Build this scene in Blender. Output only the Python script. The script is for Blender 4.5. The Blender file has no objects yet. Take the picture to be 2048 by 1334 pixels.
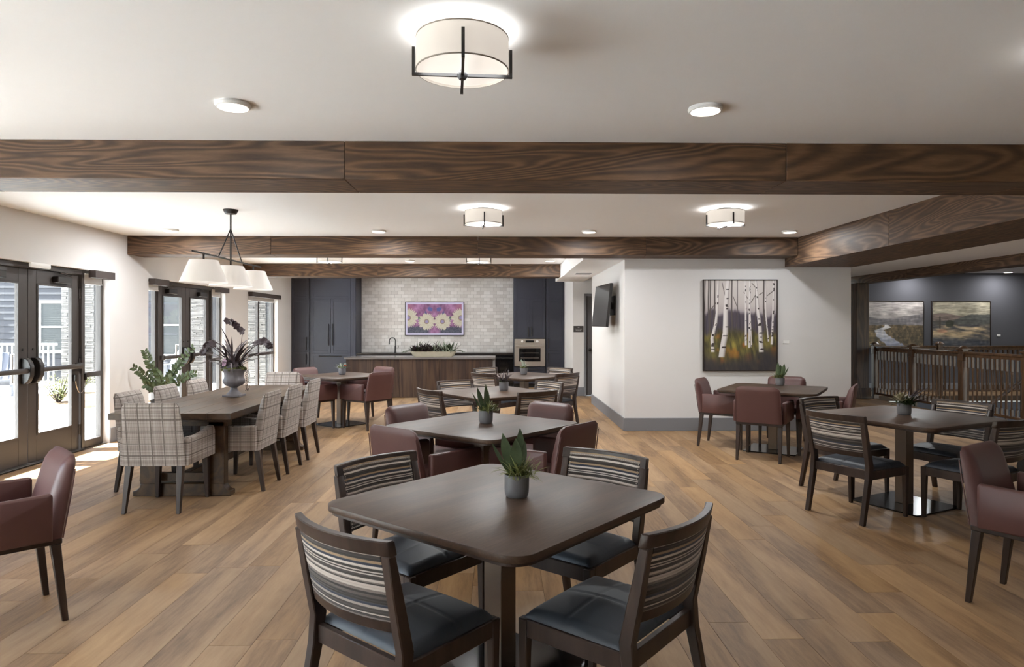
import bpy, bmesh, math, random
import numpy as np
from mathutils import Vector, Matrix
S = bpy.context.scene
COL = S.collection
RND = random.Random(11)
PI = math.pi
D = math.radians

# ------------------------------------------------------------------ camera
FPX, CAMH, HORIZON, VANISH = 1333.0, 1.51, 651.0, 1000.0     # 2048 x 1334 frame
YAW = math.atan((1024 - VANISH) / FPX)
cd = bpy.data.cameras.new('camera')
cam = bpy.data.objects.new('camera', cd)
COL.objects.link(cam)
cd.sensor_fit = 'HORIZONTAL'
cd.sensor_width = 36
cd.lens = FPX / 2048 * 36
cd.shift_y = (HORIZON - 667) / 2048
cd.clip_start = .05
cam.location = (0, 0, CAMH)
cam.rotation_euler = (PI / 2, 0, -YAW)
S.camera = cam

# ------------------------------------------------------------------ daylight and exposure
W = bpy.data.worlds.new('sky')
S.world = W
W.use_nodes = True
nt = W.node_tree
bg = nt.nodes['Background']
sky = nt.nodes.new('ShaderNodeTexSky')
sky.sky_type = 'NISHITA'
sky.sun_disc = False
sky.sun_elevation = D(56)
sky.sun_rotation = D(235)
sky.air_density = 1.0
sky.dust_density = 2.0
nt.links.new(sky.outputs[0], bg.inputs[0])
bg.inputs[1].default_value = .9
sl = bpy.data.lights.new('sun', 'SUN')
sl.energy = 35
sl.angle = D(.53)
sl.color = (.95, .98, 1)
sun = bpy.data.objects.new('sun', sl)
COL.objects.link(sun)
sun.rotation_euler = Vector((.72, .07, -.92)).to_track_quat('-Z', 'Y').to_euler()
VS = S.view_settings
VS.view_transform = 'Standard'
VS.look = 'None'
VS.gamma = 1
VS.use_curve_mapping = False
VS.exposure = 1.08
DRUM_W, DISC_W, PENDANT_W = 13, 12, 2          # watts of the ceiling fixtures

# ------------------------------------------------------------------ mesh helpers
class MB:
    def __init__(s):
        s.v = []; s.f = []
    def add(s, vs, fs):
        o = len(s.v)
        s.v += [tuple(p) for p in vs]
        s.f += [tuple(i + o for i in f) for f in fs]
        return s
    def hexa(s, p):      # 8 points: bottom ring 0-3 ccw, top ring 4-7
        return s.add(p, [(3, 2, 1, 0), (4, 5, 6, 7), (0, 1, 5, 4), (1, 2, 6, 5), (2, 3, 7, 6), (3, 0, 4, 7)])
    def box(s, x0, x1, y0, y1, z0, z1):
        return s.hexa([(x0, y0, z0), (x1, y0, z0), (x1, y1, z0), (x0, y1, z0), (x0, y0, z1), (x1, y0, z1), (x1, y1, z1), (x0, y1, z1)])
    def taper(s, c0, s0, c1, s1):   # rectangular section s0 at c0 to s1 at c1
        r = []
        for c, q in ((c0, s0), (c1, s1)):
            a, b = q[0] / 2, q[1] / 2
            r += [(c[0] - a, c[1] - b, c[2]), (c[0] + a, c[1] - b, c[2]), (c[0] + a, c[1] + b, c[2]), (c[0] - a, c[1] + b, c[2])]
        return s.hexa(r)
    def loft(s, rings, cap=True, close=True):
        n = len(rings[0]); o = len(s.v)
        for r in rings: s.v += [tuple(p) for p in r]
        m = n if close else n - 1
        for i in range(len(rings) - 1):
            for j in range(m):
                k = (j + 1) % n
                s.f.append((o + i * n + j, o + i * n + k, o + (i + 1) * n + k, o + (i + 1) * n + j))
        if cap and close:
            s.f.append(tuple(o + j for j in reversed(range(n))))
            s.f.append(tuple(o + (len(rings) - 1) * n + j for j in range(n)))
        return s
    def tube(s, pts, r, n=8, cap=True):
        pts = [Vector(p) for p in pts]
        if not isinstance(r, (list, tuple)): r = [r] * len(pts)
        rings = []; prev = None
        for i, p in enumerate(pts):
            t = (pts[min(i + 1, len(pts) - 1)] - pts[max(i - 1, 0)]).normalized()
            if prev is None:
                a = Vector((0, 0, 1)) if abs(t.z) < .9 else Vector((1, 0, 0))
                u = t.cross(a).normalized()
            else:
                u = (prev - t * prev.dot(t)).normalized()
            prev = u
            w = t.cross(u)
            rings.append([p + (u * math.cos(2 * PI * k / n) + w * math.sin(2 * PI * k / n)) * r[i] for k in range(n)])
        return s.loft(rings, cap)
    def lathe(s, prof, n=24, c=(0, 0, 0), cap=True):
        rings = [[(c[0] + r * math.cos(2 * PI * k / n), c[1] + r * math.sin(2 * PI * k / n), c[2] + z) for k in range(n)] for r, z in prof]
        return s.loft(rings, cap)
    def prism(s, poly, z0, z1):
        return s.loft([[(x, y, z0) for x, y in poly], [(x, y, z1) for x, y in poly]])
    def slab(s, front, back, nu, nv):      # closed slab between two surfaces fn(u,v)
        o = len(s.v)
        for fn in (front, back):
            for j in range(nv + 1):
                for i in range(nu + 1):
                    s.v.append(tuple(fn(i / nu, j / nv)))
        N = (nu + 1) * (nv + 1); w = nu + 1
        for j in range(nv):
            for i in range(nu):
                a = o + j * w + i
                s.f.append((a, a + 1, a + w + 1, a + w))
                b = a + N
                s.f.append((b, b + w, b + w + 1, b + 1))
        for i in range(nu):
            a = o + i; s.f.append((a, a + N, a + N + 1, a + 1))
            a = o + nv * w + i; s.f.append((a, a + 1, a + N + 1, a + N))
        for j in range(nv):
            a = o + j * w; s.f.append((a, a + w, a + w + N, a + N))
            a = o + j * w + nu; s.f.append((a, a + N, a + w + N, a + w))
        return s
    def ball(s, c, r, nu=8, nv=5, sc=(1, 1, 1)):
        prof = []
        o = len(s.v)
        s.v.append((c[0], c[1], c[2] - r * sc[2]))
        for j in range(1, nv):
            a = -PI / 2 + PI * j / nv
            for i in range(nu):
                b = 2 * PI * i / nu
                s.v.append((c[0] + r * sc[0] * math.cos(a) * math.cos(b), c[1] + r * sc[1] * math.cos(a) * math.sin(b), c[2] + r * sc[2] * math.sin(a)))
        s.v.append((c[0], c[1], c[2] + r * sc[2]))
        t = len(s.v) - 1
        for i in range(nu):
            k = (i + 1) % nu
            s.f.append((o, o + 1 + k, o + 1 + i))
            s.f.append((t, o + 1 + (nv - 2) * nu + i, o + 1 + (nv - 2) * nu + k))
            for j in range(nv - 2):
                a = o + 1 + j * nu
                s.f.append((a + i, a + k, a + nu + k, a + nu + i))
        return s
    def blade(s, pts, w, side=None, fold=0.0):    # leaf strip through pts, half width list w
        pts = [Vector(p) for p in pts]
        n = len(pts); o = len(s.v)
        for i, p in enumerate(pts):
            t = (pts[min(i + 1, n - 1)] - pts[max(i - 1, 0)]).normalized()
            sd = Vector(side) if side is not None else t.cross(Vector((0, 0, 1)))
            if sd.length < 1e-4: sd = Vector((1, 0, 0))
            sd = (sd - t * sd.dot(t)).normalized()
            up = sd.cross(t)
            s.v += [tuple(p - sd * w[i] + up * fold * w[i]), tuple(p), tuple(p + sd * w[i] + up * fold * w[i])]
        for i in range(n - 1):
            a = o + 3 * i
            s.f += [(a, a + 1, a + 4, a + 3), (a + 1, a + 2, a + 5, a + 4)]
        return s
    def xf(s, M, start=0):
        s.v[start:] = [tuple(M @ Vector(p)) for p in s.v[start:]]
        return s
    def mesh(s, name, mat, bevel=0, seg=1, smooth=False, ang=40):
        me = bpy.data.meshes.new(name)
        me.from_pydata(s.v, [], s.f)
        if bevel:
            bm = bmesh.new(); bm.from_mesh(me)
            bmesh.ops.recalc_face_normals(bm, faces=bm.faces)
            es = [e for e in bm.edges if len(e.link_faces) == 2 and e.calc_face_angle(0) > D(28)]
            bmesh.ops.bevel(bm, geom=es, offset=bevel, segments=seg, profile=.5, affect='EDGES', clamp_overlap=True)
            bm.to_mesh(me); bm.free()
        if smooth or bevel:
            me.polygons.foreach_set('use_smooth', [True] * len(me.polygons))
            me.set_sharp_from_angle(angle=D(ang))
        if mat is not None: me.materials.append(mat)
        me.update()
        return me
    def build(s, name, mat, parent=None, **k):
        return obj(name, s.mesh(name, mat, **k), parent)

def obj(name, data, parent=None):
    o = bpy.data.objects.new(name, data)
    COL.objects.link(o)
    if parent is not None: o.parent = parent
    return o
def tag(o, label=None, cat=None, group=None, kind=None):
    if label: o['label'] = label
    if cat: o['category'] = cat
    if group: o['group'] = group
    if kind: o['kind'] = kind
    return o
def thing(name, label, cat, loc=(0, 0, 0), rz=0, group=None):
    o = obj(name, None)
    o.empty_display_size = .1
    o.location = loc; o.rotation_euler = (0, 0, rz)
    return tag(o, label, cat, group)
def kids(o):
    return [c for c in COL.objects if c.parent == o]
def copy_tree(o, parent=None, loc=None, rz=None, label=None):
    c = o.copy(); COL.objects.link(c)
    c.parent = parent
    if loc is not None: c.location = loc
    if rz is not None: c.rotation_euler = (0, 0, rz)
    if label: c['label'] = label
    for k in o.children: copy_tree(k, c)
    return c
def struct(name, mb, mat, parent=None, **k):
    o = mb.build(name, mat, parent, **k)
    if parent is None: o['kind'] = 'structure'
    return o
def rrect(hw, hh, r, n=5):
    p = []
    for cx, cy, a0 in ((hw - r, hh - r, 0), (-hw + r, hh - r, 90), (-hw + r, -hh + r, 180), (hw - r, -hh + r, 270)):
        for i in range(n + 1):
            a = D(a0 + 90 * i / n)
            p.append((cx + r * math.cos(a), cy + r * math.sin(a)))
    return p

# ------------------------------------------------------------------ materials
def lin(c):
    if isinstance(c, str):
        c = [int(c[i:i + 2], 16) / 255 for i in (0, 2, 4)]
    return tuple(x / 12.92 if x <= .04045 else ((x + .055) / 1.055) ** 2.4 for x in c) + (1,)
class N:
    """tiny node-tree builder"""
    def __init__(s, name):
        s.m = bpy.data.materials.new(name); s.m.use_nodes = True
        s.t = s.m.node_tree
        s.b = s.t.nodes['Principled BSDF']
    def n(s, kind, **k):
        x = s.t.nodes.new('ShaderNode' + kind)
        for a, b in k.items(): setattr(x, a, b)
        return x
    def l(s, a, b): s.t.links.new(a, b)
    def put(s, x, i, v):
        if hasattr(v, 'node'): s.l(v, x.inputs[i])
        else: x.inputs[i].default_value = v
    def math(s, op, a, b=0.0, c=0.0):
        x = s.n('Math', operation=op)
        s.put(x, 0, a); s.put(x, 1, b); s.put(x, 2, c)
        return x.outputs[0]
    def vmul(s, a, b):
        x = s.n('VectorMath', operation='MULTIPLY'); s.put(x, 0, a); s.put(x, 1, b); return x.outputs[0]
    def vadd(s, a, b):
        x = s.n('VectorMath', operation='ADD'); s.put(x, 0, a); s.put(x, 1, b); return x.outputs[0]
    def noise(s, vec, scale=5, detail=3, rough=.5, dist=0):
        x = s.n('TexNoise'); s.put(x, 'Vector', vec); s.put(x, 'Scale', scale); s.put(x, 'Detail', detail); s.put(x, 'Roughness', rough); s.put(x, 'Distortion', dist)
        return x.outputs[0]
    def white(s, w):
        x = s.n('TexWhiteNoise', noise_dimensions='1D'); s.put(x, 'W', w); return x.outputs[0]
    def ramp(s, fac, stops, interp='LINEAR'):
        x = s.n('ValToRGB'); x.color_ramp.interpolation = interp
        e = x.color_ramp.elements
        while len(e) < len(stops): e.new(.5)
        for el, (p, c) in zip(e, stops):
            el.position = p; el.color = lin(c) if not isinstance(c, (int, float)) else (c, c, c, 1)
        s.put(x, 0, fac)
        return x.outputs[0]
    def mix(s, fac, a, b, mode='MIX'):
        x = s.n('Mix', data_type='RGBA', blend_type=mode)
        s.put(x, 0, fac); s.put(x, 6, a); s.put(x, 7, b)
        return x.outputs[2]
    def pos(s): return s.n('NewGeometry').outputs['Position']
    def oco(s): return s.n('TexCoord').outputs['Object']
    def sep(s, v):
        x = s.n('SeparateXYZ'); s.put(x, 0, v); return x.outputs
    def comb(s, a, b, c):
        x = s.n('CombineXYZ'); s.put(x, 0, a); s.put(x, 1, b); s.put(x, 2, c); return x.outputs[0]
    def bump(s, h, strength=.2, dist=.01):
        x = s.n('Bump'); s.put(x, 'Height', h); s.put(x, 'Strength', strength); s.put(x, 'Distance', dist)
        s.l(x.outputs[0], s.b.inputs['Normal'])
    def set(s, **k):
        for a, v in k.items():
            s.put(s.b, {'col': 'Base Color', 'rough': 'Roughness', 'metal': 'Metallic', 'spec': 'Specular IOR Level', 'sheen': 'Sheen Weight', 'coat': 'Coat Weight', 'sss': 'Subsurface Weight', 'emc': 'Emission Color', 'ems': 'Emission Strength', 'trans': 'Transmission Weight'}[a], v)
        return s
def flat(name, c, rough=.5, metal=0, spec=.5, var=0, vs=8, bump=0, bs=200, coat=0):
    m = N(name)
    col = lin(c)
    if var:
        f = m.noise(m.oco(), vs, 4)
        d = tuple(x * (1 - var) for x in col[:3]) + (1,)
        e = tuple(min(1, x * (1 + var)) for x in col[:3]) + (1,)
        m.set(col=m.mix(f, d, e))
    else: m.set(col=col)
    m.set(rough=rough, metal=metal, spec=spec, coat=coat)
    if bump: m.bump(m.noise(m.oco(), bs, 2), bump, .002)
    return m.m
def wood(name, dark, mid, light, axis=0, stretch=8, scale=3, lines=26, rough=.45, bump=.15, rnd=None, contrast=.55, world=True, spec=.4, knots=0):
    """contour-line grain: sine of a stretched noise field, plus fine pores"""
    m = N(name)
    p = m.pos() if world else m.oco()
    st = [1, 1, 1]; st[axis] = 1 / stretch
    q = m.vmul(p, tuple(st))
    r = None
    if rnd == 'object': r = m.n('ObjectInfo').outputs['Random']
    if rnd == 'island': r = m.n('NewGeometry').outputs['Random Per Island']
    if r is not None:
        o = m.math('MULTIPLY', r, 97.0)
        q = m.vadd(q, m.comb(o, m.math('MULTIPLY', r, 53.0), m.math('MULTIPLY', r, 31.0)))
    n1 = m.noise(q, scale, 2, .45, .4)
    ln = m.math('SINE', m.math('MULTIPLY', n1, lines * 6.0))
    ln = m.math('MULTIPLY_ADD', ln, .5, .5)
    n2 = m.noise(m.vmul(q, (1, 1, 1)), scale * 14, 4, .65)
    n3 = m.noise(q, scale * .6, 2)
    g = m.math('ADD', m.math('MULTIPLY', ln, contrast), m.math('MULTIPLY', n2, 1 - contrast))
    c = m.ramp(g, [(.1, dark), (.5, mid), (.9, light)])
    c = m.mix(m.math('MULTIPLY', n3, .55), c, m.mix(.5, c, lin(dark)))
    if knots:
        v = m.n('TexVoronoi'); m.put(v, 'Vector', m.vmul(q, (1, 1, 1))); m.put(v, 'Scale', knots)
        kk = m.ramp(v.outputs[0], [(0, 1.0), (.1, .55), (.22, 0.0)])
        c = m.mix(m.math('MULTIPLY', kk, .75), c, lin(dark))
    if r is not None:
        h = m.n('HueSaturation'); m.put(h, 'Color', c)
        m.put(h, 'Value', m.math('MULTIPLY_ADD', m.white(m.math('MULTIPLY', r, 913.0)), .26, .87))
        m.put(h, 'Saturation', m.math('MULTIPLY_ADD', m.white(m.math('MULTIPLY', r, 377.0)), .14, .88))
        c = h.outputs[0]
    m.set(col=c, rough=rough, spec=spec)
    if bump: m.bump(g, bump, .003)
    return m.m

M = {}
M['wall'] = flat('wall_paint', 'dddad8', .9, var=.012, vs=3, bump=.03, bs=300)
M['ceiling'] = flat('ceiling_paint', 'f3f2f1', .95, var=.01, bump=.03, bs=250)
M['greywall'] = flat('grey_paint', '56555a', .9, var=.02, vs=3)
M['greytrim'] = flat('grey_trim_paint', '7d7d81', .55, var=.02)
M['beam'] = wood('beam_wood_x', '33231a', '58402b', '826144', 0, 7, 2.6, 30, .55, .5, 'object', .42)
M['beam_y'] = wood('beam_wood_y', '33231a', '58402b', '826144', 1, 7, 2.6, 30, .55, .5, 'object', .42)
M['post'] = wood('post_wood', '2c1d14', '483426', '5e4631', 2, 8, 5, 8, .5, .25, None, .5)
M['floor'] = wood('oak_plank', '644a33', 'a07d57', 'b6956b', 1, 8, 2.6, 4, .5, .05, 'object', .3, spec=.25, knots=1.2)
M['floor_far'] = wood('oak_plank_far', '644a33', 'a07d57', 'b6956b', 1, 8, 2.6, 4, .5, .05, 'island', .3, spec=.25, knots=1.2)
M['subfloor'] = flat('subfloor', '4a3a2c', .9)
M['top'] = wood('table_laminate', '38291e', '503b2c', '624a39', 0, 12, 9, 2, .42, .05, 'object', .25, False, .3)
M['farm'] = wood('trestle_wood', '2f2116', '4a3521', '5c442c', 1, 10, 5, 5, .38, .1, None, .4, False)
M['espresso'] = wood('espresso_wood', '2b201b', '3a2c26', '483830', 2, 8, 6, 4, .38, .06, None, .4, False)
M['walnut'] = wood('island_walnut', '291b14', '422f24', '55402f', 2, 14, 5, 6, .45, .1, 'object', .5)
M['oakrail'] = wood('railing_oak', '3a2717', '583c24', '6e4f32', 2, 8, 6, 5, .35, .08, 'object', .4)
M['navy'] = flat('navy_cabinet', '2f313d', .45, var=.03)
M['black'] = flat('black_metal', '211e1d', .42, var=.05)
M['bronze'] = flat('dark_bronze', '403a37', .4, metal=.0, var=.06, vs=3)
M['gasket'] = flat('dark_gasket', '1d1a1a', .6)
M['plate'] = flat('polished_black_steel', '1c1917', .16, spec=.4)
M['column'] = flat('bronze_column', '6b5c50', .35, metal=.55, var=.06)
M['leather'] = N('burgundy_leather').m
M['white'] = flat('white_plastic', 'e8e6e3', .5)
M['stone_top'] = flat('dark_counter', '2e2826', .22, var=.06, vs=40)
M['quartz'] = flat('grey_counter', '6f6a68', .22, var=.06, vs=40)
M['steel'] = flat('stainless_steel', 'b9b1a8', .32, metal=.9, var=.05)
M['blackglass'] = flat('black_glass', '141314', .05)
M['pot'] = flat('grey_ceramic', '6c6a6d', .45, var=.05, vs=20)
M['soil'] = flat('potting_soil', '2d241d', .95, var=.3, vs=90)
def leather(name, c, c2, rough):
    m = N(name)
    f = m.noise(m.oco(), 6, 3)
    m.set(col=m.mix(f, lin(c), lin(c2)), rough=rough, spec=.5)
    v = m.n('TexVoronoi'); m.put(v, 'Vector', m.oco()); m.put(v, 'Scale', 420)
    m.bump(v.outputs[0], .1, .001)
    return m.m
M['leather'] = leather('burgundy_leather', '553633', '603f3b', .45)
M['seat'] = leather('navy_leather', '2f333a', '363b43', .5)
def stripes():
    m = N('striped_fabric')
    z = m.sep(m.oco())
    w = m.math('MULTIPLY', z[2], 105.0)
    a = m.white(m.math('FLOOR', w))
    a2 = m.white(m.math('FLOOR', m.math('MULTIPLY_ADD', z[2], 210.0, 71.0)))
    big = m.white(m.math('FLOOR', m.math('MULTIPLY_ADD', z[2], 34.0, 13.3)))
    c1 = m.ramp(a, [(0, '2d2623'), (.24, 'a79b92'), (.4, '3a322f'), (.52, 'd6cbc1'), (.7, '5a504a'), (.8, 'a58a6b'), (.93, '2a3044')], 'CONSTANT')
    c2 = m.ramp(a2, [(0, '332c29'), (.3, '7d716a'), (.5, 'cbbfb5'), (.82, '3f3734')], 'CONSTANT')
    c = m.mix(m.math('GREATER_THAN', big, .52), c1, c2)
    th = m.noise(m.vmul(m.oco(), (1, 1, 6)), 260, 2)
    c = m.mix(m.math('MULTIPLY', th, .3), c, lin('4a423e'))
    m.set(col=c, rough=.85, sheen=.2)
    m.bump(m.math('SINE', m.math('MULTIPLY', w, 6.283)), .35, .002)
    return m.m
M['stripes'] = stripes()
def plaid():
    m = N('plaid_fabric')
    tc = m.n('TexCoord')
    p = m.sep(tc.outputs['Object']); nn = m.sep(tc.outputs['Normal'])
    ay = m.math('GREATER_THAN', m.math('ABSOLUTE', nn[1]), .6)
    az = m.math('GREATER_THAN', m.math('ABSOLUTE', nn[2]), .75)
    def sel(f, a, b): return m.math('ADD', m.math('MULTIPLY', f, b), m.math('MULTIPLY', m.math('SUBTRACT', 1.0, f), a))
    u = sel(ay, p[1], p[0])
    v = sel(az, p[2], p[0])
    def bands(c, period, ph, width):
        f = m.math('FRACT', m.math('MULTIPLY_ADD', c, 1 / period, ph))
        return m.math('LESS_THAN', m.math('ABSOLUTE', m.math('SUBTRACT', f, .5)), width)
    def fine(c, k, s):
        return m.white(m.math('FLOOR', m.math('MULTIPLY_ADD', c, k, s)))
    base = m.ramp(m.math('ADD', m.math('MULTIPLY', fine(u, 330, 3), .5), m.math('MULTIPLY', fine(v, 330, 9), .5)), [(.1, '776c65'), (.45, 'a0958d'), (.85, 'c0b7b0')])
    br = m.math('MULTIPLY', m.math('ADD', bands(u, .098, .1, .2), bands(v, .098, .35, .2)), .5)
    c = m.mix(m.math('MULTIPLY', br, .45), base, m.mix(.5, base, lin('7a6f68')))
    dk = m.math('MAXIMUM', bands(u, .098, .5, .055), bands(v, .098, .8, .05))
    c = m.mix(m.math('MULTIPLY', dk, .78), c, lin('4a3f3a'))
    c = m.mix(m.math('MULTIPLY', m.noise(tc.outputs['Object'], 500, 2), .3), c, lin('8f857e'))
    m.set(col=c, rough=.9, sheen=.15)
    m.bump(m.noise(tc.outputs['Object'], 420, 2), .25, .002)
    return m.m
M['plaid'] = plaid()
def glass():
    m = N('window_glass')
    t = m.n('BsdfTransparent'); t.inputs[0].default_value = (.93, .95, .94, 1)
    g = m.n('BsdfGlossy'); g.inputs['Roughness'].default_value = .02
    ge = m.n('NewGeometry')
    dp = m.n('VectorMath', operation='DOT_PRODUCT'); m.l(ge.outputs['Incoming'], dp.inputs[0]); m.l(ge.outputs['Normal'], dp.inputs[1])
    c = m.math('SUBTRACT', 1.0, m.math('ABSOLUTE', dp.outputs['Value']))
    fr = m.math('MULTIPLY_ADD', m.math('POWER', c, 5.0), .9, .035)
    x = m.n('MixShader')
    m.l(fr, x.inputs[0]); m.l(t.outputs[0], x.inputs[1]); m.l(g.outputs[0], x.inputs[2])
    m.l(x.outputs[0], m.t.nodes['Material Output'].inputs[0])
    return m.m
M['glass'] = glass()
def emit(name, c, s, base='f2efe9'):
    m = N(name); m.set(col=lin(base), rough=.7, emc=lin(c), ems=s); return m.m
M['lens'] = emit('lamp_lens', 'fff6ec', 2.2)
M['drum'] = emit('drum_linen', 'fff4e8', .26, '9f988d')
M['diffuser'] = emit('drum_diffuser', 'fff6ec', .36, 'cfc9bf')
M['pshade'] = emit('pendant_linen', 'fff6ec', .12, 'e9e5e0')
def leaf(name, c1, c2, rough=.5, vs=30):
    m = N(name)
    m.set(col=m.mix(m.noise(m.oco(), vs, 3), lin(c1), lin(c2)), rough=rough)
    return m.m
M['snake'] = leaf('snake_plant_leaf', '35422f', '5f6f4c', .4)
M['grass'] = leaf('grassy_leaf', '4f5a2c', '8f8f55', .55)
M['purple'] = leaf('purple_leaf', '261c20', '4a393e', .45)
M['frost'] = leaf('frosted_leaf', '7d8a7c', 'b3bba9', .6)
M['green'] = leaf('green_leaf', '28351b', '4b5a30', .45)
M['rosette'] = leaf('rosette_leaf', '6a6647', 'b6a98f', .5)
M['orange'] = leaf('orange_bloom', 'b4492a', 'd8774c', .6)
M['yellowleaf'] = leaf('cream_leaf', 'a3a06a', 'd9d3a4', .5)
M['moss'] = leaf('moss', '3d4522', '6e7038', .9, 120)
M['orchid'] = leaf('dark_orchid_petal', '251b1f', '463539', .55)
M['mauve'] = leaf('mauve_petal', '7a4c63', 'a97f90', .55)
# ------------------------------------------------------------------ the room
XL, ZC = -5.03, 2.72
WT = .17
ZH = 2.19                                        # head of the glazed openings
UNITS = [(-2.6, -.2), (1.0, 3.68), (6.0, 8.68), (9.63, 12.30), (13.40, 15.17)]  # first two openings are added out of view to let in daylight
floor = struct('floor', MB().box(XL - WT, 7.75, -3, 17, -.12, -.006).box(7.75, 13, 14.2, 15.3, -.12, -.006), M['subfloor'])
struct('ceiling', MB().box(XL - WT, 13, -3, 17, ZC, ZC + .15), M['ceiling'])
struct('ceiling_lowered', MB().box(5.08, 7.52, -1, 15.2, 2.55, ZC - .002), M['ceiling'])
w = MB()
y = -3
for a, b in UNITS + [(16.95, 16.95)]:
    w.box(XL - WT, XL, y, a, -.1, ZC)
    if b > a: w.box(XL - WT, XL, a, b, ZH, ZC)
    y = b
struct('wall_left', w, M['wall'])
struct('wall_back', MB().box(XL, 1.70, 16.80, 16.95, 0, ZC), M['wall'])
struct('wall_kitchen_side', MB().box(1.564, 1.70, 14.28, 16.80, 0, ZC), M['wall'])
struct('wall_corridor', MB().box(1.70, 1.80, 14.28, 14.42, 0, ZC).box(1.80, 2.80, 14.28, 14.42, 2.19, ZC).box(2.80, 7.3, 14.28, 14.42, 0, ZC), M['wall'])
struct('wall_right', MB().box(1.785, 5.06, 9.52, 12.9, 0, ZC), M['wall'])
struct('wall_stairs', MB().box(7.3, 13, 15.2, 15.35, 0, ZC), M['greywall'])
struct('wall_far_right', MB().box(13, 13.15, 8, 15.35, -2, ZC), M['greywall'])
struct('wall_front_right', MB().box(7.75, 7.9, -3, 8.3, 0, ZC), M['wall'])
struct('wall_front', MB().box(XL - WT, 7.9, -3.15, -3, 0, ZC), M['wall'])
struct('ceiling_soffit', MB().box(1.19, 1.785, 9.53, 14.28, 2.45, ZC - .002), M['ceiling'])
# baseboards
BH, BT = .185, .016
def baseboard(name, x0, x1, y0, y1):
    struct(name, MB().box(x0, x1, y0, y1, 0, BH), M['greytrim'], bevel=.004)
baseboard('baseboard_right', 1.785 - BT, 5.06, 9.52 - BT, 9.52)
baseboard('baseboard_television', 1.785 - BT, 1.785, 9.521, 12.9)
baseboard('baseboard_corridor', 1.564, 1.80, 14.28 - BT, 14.28)
baseboard('baseboard_kitchen', 1.564 - BT, 1.564, 14.28, 16.16)
baseboard('baseboard_stairs', 7.35, 13, 15.2 - BT, 15.2)
for i, (a, b) in enumerate(((-.2, 1.0), (3.68, 6.0), (8.68, 9.63), (12.30, 13.40), (15.17, 16.16))):
    baseboard('baseboard_left_%d' % (i + 1), XL, XL + BT, a, b)

# floor planks: rows along Y, the 300 that show largest are parts of their own
PW, PL, GAP = .203, 1.52, .0009
pm = MB()
pm.hexa([(0, 0, -.006), (1, 0, -.006), (1, 1, -.006), (0, 1, -.006), (.002, .0005, 0), (.998, .0005, 0), (.998, .9995, 0), (.002, .9995, 0)])
plank_mesh = pm.mesh('plank', M['floor'])
def px(x, y, z):
    dx, dy = x, y
    d = dx * math.sin(YAW) + dy * math.cos(YAW)
    r = dx * math.cos(YAW) - dy * math.sin(YAW)
    return (1024 + FPX * r / d, HORIZON + FPX * (CAMH - z) / d) if d > .2 else None
planks = []
nrow = int((7.75 - XL) / PW) + 1
for i in range(nrow):
    x0 = XL + i * PW
    x1 = min(x0 + PW, 7.75)
    y = -.4 - RND.random() * PL
    while y < 16.8:
        y0, y1 = max(y, -.4), min(y + PL, 16.8)
        y += PL
        cx_, cy_ = (x0 + x1) / 2, (y0 + y1) / 2
        if 1.8 < x0 and x1 < 5.06 and y0 > 9.5 and y1 < 12.9: continue
        if cx_ > 1.7 and y0 > 14.3: continue
        ps = [px(x, yy, 0) for x, yy in ((x0, max(y0, 1)), (x1, max(y0, 1)), (x1, max(y1, 1.05)), (x0, max(y1, 1.05)))]
        q = np.array(ps); q[:, 0] = np.clip(q[:, 0], 0, 2048); q[:, 1] = np.clip(q[:, 1], 0, 1334)
        ar = .5 * abs(sum(q[k][0] * q[(k + 1) % 4][1] - q[(k + 1) % 4][0] * q[k][1] for k in range(4)))
        planks.append((ar, x0 + GAP / 2, x1 - GAP / 2, y0 + GAP / 2, y1 - GAP / 2))
planks.sort(reverse=True)
for ar, x0, x1, y0, y1 in planks[:300]:
    o = obj('plank', plank_mesh, floor)
    o.location = (x0, y0, 0); o.scale = (x1 - x0, y1 - y0, 1)
m = MB()
for ar, x0, x1, y0, y1 in planks[300:]: m.box(x0, x1, y0, y1, -.006, 0)
m.box(7.76, 13, 14.21, 15.2, -.006, 0)
tag(m.build('far_planks', M['floor_far'], floor), kind='stuff')

# ------------------------------------------------------------------ timber beams, each of several boards
def beam(label, x0, x1, y0, y1, z0, z1, cuts, axis, mat):
    r = thing('ceiling_beam', label, 'beam', ((x0 + x1) / 2, (y0 + y1) / 2, z0))
    lo, hi = (x0, x1) if axis == 0 else (y0, y1)
    cs = [lo] + [c for c in cuts if lo < c < hi] + [hi]
    for a, b in zip(cs, cs[1:]):
        # face boards and soffit boards of a boxed beam, mitred look by tiny joints
        g = .0012
        parts = []
        if axis == 0:
            parts = [(a + g, b - g, y0, y0 + .025, z0 + .0, z1), (a + g, b - g, y1 - .025, y1, z0, z1), (a + g, b - g, y0 + .026, y1 - .026, z0, z0 + .025)]
        else:
            parts = [(x0, x0 + .025, a + g, b - g, z0, z1), (x1 - .025, x1, a + g, b - g, z0, z1), (x0 + .026, x1 - .026, a + g, b - g, z0, z0 + .025)]
        for q in parts:
            k = MB().box(*q).build('board', mat, r, bevel=.003)
            k.matrix_parent_inverse = Matrix.Translation(r.location).inverted()
    return r
ZB = 2.47
beam('long dark timber ceiling beam nearest the large drum light', XL + .004, 4.09, 4.39, 4.85, ZB, ZC, [-3.55, -1.02, 1.9, 3.6], 0, M['beam'])
beam('dark timber ceiling beam running in front of birch painting wall', XL + .004, 4.09, 9.08, 9.51, ZB, ZC, [-3.1, -.3, 2.0], 0, M['beam'])
beam('shorter timber ceiling beam hanging before the kitchen cabinets', XL + .004, 1.188, 13.11, 13.56, ZB, ZC, [-2.4, .2], 0, M['beam'])
beam('wide timber-clad beam running from front to birch wall above right tables', 4.095, 5.078, -1, 9.515, 2.35, ZC, [.8, 3.4, 6.95], 1, M['beam_y'])
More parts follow.
